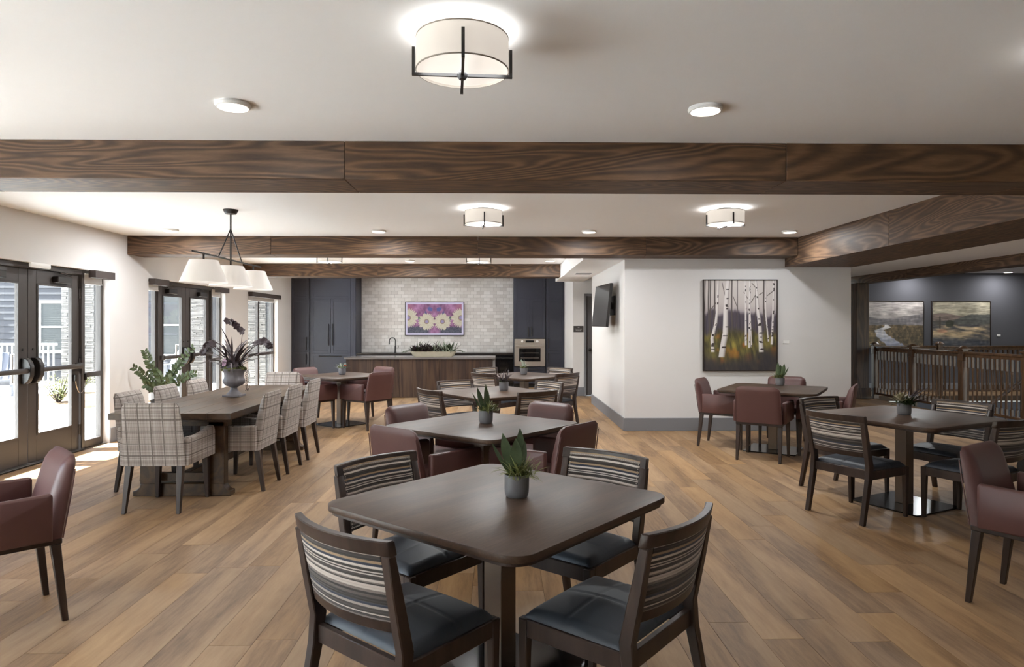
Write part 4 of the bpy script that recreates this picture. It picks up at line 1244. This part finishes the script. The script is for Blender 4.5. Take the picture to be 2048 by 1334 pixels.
def blooms(U, V):
    A = np.abs(U - .5) * 2; n = fb(A, V, 8, 6, 90); s = vn(A, V, 30, 30, 95)
    col = lerp(C(112, 60, 104), C(190, 122, 178), n * 1.5 - .25)
    col = lerp(col, np.broadcast_to(C(166, 84, 110), col.shape), sstep(.6, 1, A) * sstep(.5, .9, V) * .7)
    col = lerp(col, lerp(C(52, 56, 76), C(98, 100, 118), s), sstep(.26, .16, V + .16 * (n - .5)) * sstep(.1, .3, A))
    col = lerp(col, np.broadcast_to(C(72, 84, 160), col.shape), sstep(1.1, .7, np.hypot((A - .17) / .1, (V - .83) / .08) + .6 * (s - .5)))
    col = lerp(col, np.broadcast_to(C(62, 78, 140), col.shape), sstep(1.1, .7, np.hypot((A - .33) / .05, (V - .68) / .09) + .7 * (s - .5)) * .8)
    col = lerp(col, np.broadcast_to(C(66, 92, 92), col.shape), sstep(1.1, .8, np.hypot((A - .5) / .14, (V - .5) / .08) + .5 * (s - .5)))
    def daisy(col, cx, cy, r):
        dx, dy = (A - cx) * .93, (V - cy)
        rr = np.hypot(dx, dy); th = np.arctan2(dy, dx)
        pet = r * (.74 + .26 * np.abs(np.sin(th * 9.5 + 2 * np.sin(th * 3))))
        col = lerp(col, lerp(C(176, 166, 138), C(216, 208, 184), np.abs(np.sin(th * 19)) * .6 + .3 * s), sstep(pet + .012, pet - .012, rr))
        col = lerp(col, np.broadcast_to(C(150, 124, 110), col.shape), sstep(.30 * r, .26 * r, rr))
        return lerp(col, np.broadcast_to(C(142, 132, 186), col.shape), sstep(.2 * r, .14 * r, rr))
    col = daisy(col, .29, .40, .30)
    col = daisy(col, .97, .53, .34)
    return (.78 * col + .22 * col.mean(-1, keepdims=True)) * .86
def picture(nm, label, loc, w, h, fn, nx, ny, fw, fd, mat, cat='painting', border=0, rest=None):
    r = thing(nm, label, cat, loc)
    fm = M['frame']
    f = MB()
    for q in ((-w / 2 - fw, -w / 2, -h / 2 - fw, h / 2 + fw), (w / 2, w / 2 + fw, -h / 2 - fw, h / 2 + fw), (-w / 2, w / 2, h / 2, h / 2 + fw), (-w / 2, w / 2, -h / 2 - fw, -h / 2)):
        f.box(q[0], q[1], -fd, -.001, q[2], q[3])
    f.build('frame', fm, r, bevel=.002)
    MB().box(-w / 2, w / 2, -fd + .016, -.001, -h / 2, h / 2).build('backing', M['black'], r)
    if border:
        MB().box(-w / 2, w / 2, -fd + .010, -fd + .015, -h / 2, h / 2).build('mat_border', M['matboard'], r)
        canvas('picture', w - 2 * border, h - 2 * border, nx, ny, fn, mat, r, -fd + .0095)
    else: canvas('canvas', w, h, nx, ny, fn, mat, r, -fd + .012)
    return r
M['frame'] = flat('dark_frame', '2c2320', .4)
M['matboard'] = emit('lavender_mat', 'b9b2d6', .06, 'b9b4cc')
picture('birch_painting', 'framed painting of white birch trunks over golden grass', (3.442, 9.519, 1.513), 1.045, 1.285, birch, 210, 260, .014, .045, M['paint'])
picture('river_painting', 'framed landscape painting of pale winding river on grey wall', (9.06, 15.198, 1.53), 1.34, 1.06, river, 150, 120, .016, .05, M['paint'])
picture('hill_painting', 'framed landscape painting of hills and sandy path on grey wall', (10.62, 15.198, 1.53), 1.34, 1.06, hills, 150, 120, .016, .05, M['paint'])
picture('framed_screen', 'framed screen showing cream sunflowers on purple, above the island', (-1.64, YB - .026, 1.68), 1.45, .815, blooms, 180, 110, .014, .04, M['screen'], 'screen', .045)
for loc, l in (((4.115, 9.519, 1.275), 'small white wall plate beside the birch painting'), ((11.52, 15.198, 1.28), 'small white wall plate beside the hill painting')):
    o = MB().box(loc[0] - .045, loc[0] + .045, loc[1] - .008, loc[1], loc[2] - .025, loc[2] + .025).build('wall_plate', M['white'], bevel=.003); tag(o, l, 'wall plate')
# wall television tilted down on its mount
tv = thing('television', 'black flat television tilted on a mount on white side wall', 'television', (1.785, 10.48, 1.82))
Mx = Matrix.Translation((-.18, 0, 0)) @ Matrix.Rotation(D(6), 4, 'Y') @ Matrix.Rotation(D(3), 4, 'Z')
MB().box(-.02, .02, -.56, .56, -.33, .33).xf(Mx).build('case', M['black'], tv, bevel=.004)
MB().box(-.0215, -.02, -.55, .55, -.315, .32).xf(Mx).build('screen', flat('matte_screen', '191819', .35), tv)
MB().box(.02, .055, -.4, .4, -.2, .2).xf(Mx).build('rear_housing', M['black'], tv, bevel=.01)
MB().box(-.02, -.001, -.2, .2, -.15, .15).box(-.16, -.02, -.03, .03, -.05, .05).build('mount', M['black'], tv)

# ------------------------------------------------------------------ plants
def blade_pts(p, az, el0, el1, L, n=6):
    p = Vector(p); out = [p.copy()]
    for i in range(n):
        e = el0 + (el1 - el0) * i / n
        p = p + Vector((math.cos(az) * math.cos(e), math.sin(az) * math.cos(e), math.sin(e))) * (L / n)
        out.append(p.copy())
    return out
def wprof(n, w, base=.6, tip=.05):
    return [w * (base + (1 - base) * math.sin(PI * min(1, (i / n) * 1.1) * .5)) * (1 if i < n * .55 else max(tip, 1 - ((i - n * .55) / (n * .45)) ** 1.6)) for i in range(n + 1)]
def pot(r, rad=.055, h=.1):
    MB().lathe([(rad * .80, 0), (rad * .90, .006), (rad * .97, .02), (rad, .04), (rad, h), (rad * .93, h), (rad * .92, h - .012), (.003, h - .014)], 28).build('pot', M['pot'], r, smooth=True)
    MB().lathe([(rad * .91, h - .016), (rad * .5, h - .008), (.002, h - .006)], 20).build('soil', M['soil'], r, smooth=True)
def tuft(q, n, c, L0, L1, w, el, mb, spread=.02, drop=1.0):
    for i in range(n):
        az = q.random() * 2 * PI
        e = q.uniform(*el)
        p = (c[0] + q.gauss(0, spread), c[1] + q.gauss(0, spread), c[2])
        pts = blade_pts(p, az, e, e - drop * q.uniform(.3, 1), q.uniform(L0, L1), 4)
        mb.blade(pts, wprof(4, w), fold=.3)
def plant(kind, loc, label, seed, rz=0):
    q = random.Random(seed)
    r = thing('potted_plant', label, 'potted plant', loc, rz, 'grey pots of plants on the tables')
    pot(r)
    H = .094
    if kind == 'snake':
        for az, e, L, w, dx, dy in ((2.6, 1.25, .19, .027, -.02, .0), (1.2, 1.42, .205, .026, .008, .015), (2.0, 1.5, .165, .031, -.004, -.012), (3.1, 1.0, .165, .01, -.03, .008), (.6, 1.35, .15, .017, .016, .012)):
            MB().blade(blade_pts((dx, dy, H), az, e, e + .12, L, 8), wprof(8, w, .55), side=(1, .25, 0), fold=.25).build('leaf', M['snake'], r, smooth=True)
        g = MB(); tuft(q, 170, (.014, -.008, H), .05, .12, .0038, (.25, 1.3), g, .024, 1.3)
        tag(g.build('grass_tuft', M['grass'], r), kind='stuff')
    if kind == 'purple':
        for i in range(26):
            az = q.random() * 2 * PI; e = q.uniform(.35, 1.45)
            MB().blade(blade_pts((q.gauss(0, .014), q.gauss(0, .014), H), az, e, e - .15, q.uniform(.1, .19), 5), wprof(5, .0065), fold=.5).build('leaf', M['purple'], r)
        g = MB(); tuft(q, 50, (-.02, 0, H), .04, .07, .003, (.1, .8), g, .02, .8); tag(g.build('foliage', M['green'], r), kind='stuff')
    if kind == 'frost':
        for i in range(20):
            az = q.random() * 2 * PI; e = q.uniform(.5, 1.4)
            MB().blade(blade_pts((q.gauss(0, .012), q.gauss(0, .012), H), az, e, e - .3, q.uniform(.09, .17), 5), wprof(5, .006), fold=.4).build('leaf', M['frost'], r)
        g = MB(); tuft(q, 70, (-.01, -.01, H), .05, .09, .0035, (.1, .9), g, .022, 1.0); tag(g.build('foliage', M['grass'], r), kind='stuff')
    if kind == 'bloom':
        g = MB(); tuft(q, 90, (0, 0, H), .06, .13, .003, (.3, 1.4), g, .02, .9); tag(g.build('foliage', M['frost'], r), kind='stuff')
        g = MB(); tuft(q, 50, (0, 0, H), .05, .1, .003, (.2, 1.2), g, .02, .9); tag(g.build('foliage', M['grass'], r), kind='stuff')
        m = MB()
        for i in range(14): m.blade(blade_pts((.05, -.03, H + .035), i * 2.4, .3 + .07 * i, .7 + .06 * i, .035, 3), wprof(3, .011), fold=.4)
        m.build('blossom', M['orange'], r)
    if kind == 'rosette':
        for i in range(30):
            az = i * 2.399; e = .15 + i * .042
            MB().blade(blade_pts((-.04, -.02, H + .02 + .001 * i), az, e, e + .25, .11 - .0022 * i, 4), wprof(4, .016, .5), fold=.35).build('leaf', M['rosette'], r)
        for i in range(18):
            az = q.uniform(-.7, 1.2); e = q.uniform(.15, 1.1)
            MB().blade(blade_pts((.025, .005, H), az, e, e - .1, q.uniform(.15, .26), 5), wprof(5, .0075), fold=.6).build('leaf', M['purple'], r)
        g = MB(); tuft(q, 140, (.01, -.015, H), .05, .1, .008, (.0, .9), g, .03, .5); tag(g.build('foliage', M['green'], r), kind='stuff')
    return r
plant('snake', (.075, 2.965, .75), 'grey pot of snake plant and grass amid striped chairs', 1)
plant('snake', (-.11, 5.20, .75), 'grey pot of snake plant and grass amid burgundy armchairs', 2, .5)
plant('purple', (.045, 7.80, .75), 'grey pot of dark purple spiky leaves', 3)
plant('frost', (.37, 10.35, .75), 'grey pot of frosted grey spikes before the wall oven', 4)
plant('bloom', (-2.44, 10.35, .75), 'grey pot of wispy greens with an orange blossom', 5)
plant('snake', (3.555, 8.40, .75), 'grey pot of snake plant and grass below birch painting', 6, 2.4)
plant('rosette', (3.445, 5.62, .75), 'grey pot of succulent rosette and dark spikes by stair railing', 7)
# urn arrangement on the trestle table
u = thing('urn_arrangement', 'footed grey urn of dark orchids and strappy leaves on trestle table', 'flower urn', (-2.82, 7.12, .76))
MB().box(-.09, .09, -.09, .09, 0, .022).build('plinth', M['urn'] if 'urn' in M else flat('urn_stone', '6f6a6c', .6, var=.12, vs=14), u, bevel=.003)
UM = flat('urn_stone_body', '6f6a6c', .6, var=.12, vs=14)
n = 48
prof = [(.075, .022), (.07, .035), (.05, .05), (.036, .075), (.034, .095), (.05, .105), (.085, .118), (.106, .14), (.112, .165), (.108, .18), (.100, .19), (.096, .215), (.101, .25), (.118, .275), (.128, .287), (.128, .293), (.118, .293), (.112, .28), (.003, .272)]
rings = []
for rr, z in prof:
    rings.append([((rr * (1 + (.035 * abs(math.sin(12 * PI * k / n * 1.0)) - .02 if .108 < z < .185 else 0))) * math.cos(2 * PI * k / n), (rr * (1 + (.035 * abs(math.sin(12 * PI * k / n)) - .02 if .108 < z < .185 else 0))) * math.sin(2 * PI * k / n), z) for k in range(n)])
MB().loft(rings).build('urn', UM, u, smooth=True)
q = random.Random(5)
m = MB()
for i in range(60): m.ball((q.gauss(0, .05), q.gauss(0, .05), .285 + q.random() * .02), q.uniform(.012, .024), 6, 4)
tag(m.build('moss', M['moss'], u, smooth=True), kind='stuff')
for i in range(54):
    az = i * 2.399 + q.gauss(0, .2); e = q.uniform(.5, 1.45)
    MB().blade(blade_pts((q.gauss(0, .03), q.gauss(0, .03), .29), az, e, e - q.uniform(.6, 1.35), q.uniform(.36, .54), 10), wprof(10, .011, .7), fold=.3).build('leaf', M['orchid'], u)
def flower(mb, c, nrm, s):
    nrm = Vector(nrm).normalized(); a = nrm.orthogonal().normalized(); b = nrm.cross(a)
    for k in range(5):
        th = 2 * PI * k / 5 + .3
        dirn = a * math.cos(th) + b * math.sin(th)
        w = s * (.52 if k % 2 else .36)
        p0 = Vector(c)
        mb.blade([p0, p0 + dirn * s * .4 + nrm * s * .1, p0 + dirn * s * .8 + nrm * s * .12, p0 + dirn * s], [w * .3, w, w * .85, w * .1], side=nrm.cross(dirn))
for path, fl in (([(.0, 0, .29), (.06, .02, .5), (.09, .0, .68), (.0, -.02, .775), (-.055, -.03, .79)], [.5, .58, .66, .74, .82, .9, 1.0]),
                 ([(.02, 0, .29), (.12, .05, .45), (.2, .05, .55), (.31, .03, .58), (.37, .02, .53)], [.55, .65, .75, .85, .93, 1.0]),
                 ([(-.02, 0, .29), (-.1, -.02, .45), (-.19, -.03, .55), (-.27, -.02, .54), (-.31, -.02, .46)], [.55, .66, .76, .86, .94, 1.0])):
    st = [Vector(p) for p in path]
    def at(t):
        k = t * (len(st) - 1); i = min(int(k), len(st) - 2); return st[i].lerp(st[i + 1], k - i)
    MB().tube([at(i / 16) for i in range(17)], .003, 5).build('stem', M['purple'], u)
    for t in fl:
        m = MB(); flower(m, at(t) + Vector((0, -.012, .006)), (q.gauss(0, .5), -1, q.gauss(.1, .4)), .043); m.build('blossom', M['orchid'], u)
for c in ((-.075, -.06, .36), (-.02, -.08, .335), (.04, -.07, .345), (-.1, -.02, .33)):
    m = MB(); flower(m, c, (q.gauss(0, .4), -1, .3), .045); m.build('blossom', M['mauve'] if c[0] == -.075 else M['orchid'], u)
for i in range(9):
    az = q.uniform(-1, 1.2); t = [Vector((q.gauss(0, .02), 0, .29))]
    for k in range(5): t.append(t[-1] + Vector((.035 * math.cos(az) + q.gauss(0, .012), .02 * math.sin(az), .055 - .008 * k)))
    MB().tube(t, .0016, 4).build('twig', M['purple'], u)
m = MB()
for k in range(3):
    for i in range(26):
        z = .285 - i * .0088
        m.ball((.122 + k * .012 + q.gauss(0, .004) + (.01 if i < 3 else .012), -.02 + k * .012 + q.gauss(0, .004), z), .0048, 5, 4)
tag(m.build('trailing_beads', M['purple'], u), kind='stuff')
# tall leafy floor plant by the wall
z = thing('floor_plant', 'tall green leafy plant with arching fronds in black floor pot', 'plant', (-4.58, 9.18, 0))
MB().lathe([(.11, 0), (.13, .02), (.165, .42), (.17, .5), (.155, .5), (.15, .46), (.003, .46)], 28).build('pot', M['black'], z, smooth=True)
MB().lathe([(.148, .462), (.003, .47)], 20).build('soil', M['soil'], z)
def frond(tip, bow, n, ls):
    tip = Vector(tip); b = Vector((q.gauss(0, .03), q.gauss(0, .03), .46))
    mid = (b + tip) / 2 + Vector(bow)
    P_ = lambda t: b * (1 - t) ** 2 + mid * 2 * t * (1 - t) + tip * t * t
    o = MB().tube([P_(i / 8) for i in range(9)], [.011 - .001 * i for i in range(9)], 6).build('frond', M['green'], z, smooth=True)
    m = MB()
    for i in range(n):
        t = .3 + .7 * i / (n - 1)
        p = P_(t); tan = (P_(min(1, t + .02)) - P_(t - .02)).normalized()
        sd = tan.cross(Vector((0, -1, .3))).normalized()
        for s in (-1, 1):
            d = (tan * .5 + sd * s * .85 + Vector((q.gauss(0, .15), -.15 + q.gauss(0, .2), q.gauss(0, .1)))).normalized()
            L = ls * (1 - .35 * abs(2 * t - 1.2))
            mb = MB().blade([p, p + d * L * .35, p + d * L * .7, p + d * L], [.004, L * .27, L * .25, .002], side=Vector((0, -1, .2)).cross(d), fold=.2)
            mb.build('leaf', M['green'], o)
for tip, bow in (((-.20, -.12, 1.16), (-.02, 0, .14)), ((-.36, -.10, .94), (.06, 0, .10)), ((.36, .05, 1.20), (-.10, 0, .05)), ((.46, -.10, .86), (-.04, 0, .16)), ((.02, -.25, .92), (0, 0, .1)), ((.14, .1, .98), (0, 0, .1)), ((-.16, -.2, .72), (0, 0, .1)), ((.2, -.22, .82), (0, 0, .12))):
    frond(tip, bow, 11, .085)
# trough on the island
t = thing('trough_planter', 'pale wooden trough of mixed succulents on the kitchen island', 'planter', (-1.43, 14.38, .842))
tr = []
for z_, s in ((0, .84), (.02, .9), (.11, 1.0), (.11, .94), (.07, .9)):
    tr.append([(.49 * s * math.copysign(abs(math.cos(a)) ** .35, math.cos(a)), .11 * s * math.copysign(abs(math.sin(a)) ** .5, math.sin(a)), z_) for a in [2 * PI * k / 40 for k in range(40)]])
MB().loft(tr).build('trough', flat('whitewashed_wood', 'b7ad98', .8, var=.15, vs=14), t, smooth=True)
q = random.Random(9)
for i in range(16):
    x = -.42 + .84 * (i + .5) / 16 + q.gauss(0, .02); kind = q.choice(['green', 'purple', 'frost', 'snake', 'frost', 'green'])
    g = MB()
    if i % 3 == 0:
        for k in range(20): g.blade(blade_pts((x, q.gauss(0, .03), .08), k * 2.4, .3 + .05 * k, .6 + .05 * k, .18, 4), wprof(4, .028), fold=.35)
    else: tuft(q, 34, (x, 0, .08), .15, .32, .013, (.3, 1.4), g, .035, .9)
    g.build('succulent', M[kind], t)
g = MB()
for k in range(14): g.blade(blade_pts((.04, -.03, .16), k * 2.4, .3 + .07 * k, .7 + .06 * k, .05, 3), wprof(3, .014), fold=.4)
g.build('blossom', M['orange'], t)
for sx in (-1, 1):
    g = MB()
    for k in range(6):
        pts = blade_pts((sx * .44, q.gauss(0, .04), .09), (PI if sx < 0 else 0) + q.gauss(0, .4), .5, -.7, q.uniform(.18, .3), 6)
        g.tube(pts, .003, 4)
        for p in pts[2:]: g.blade(blade_pts(p, q.random() * 6.28, .2, -.4, .05, 3), wprof(3, .01))
    g.build('trailing_stem', M['snake'], t)
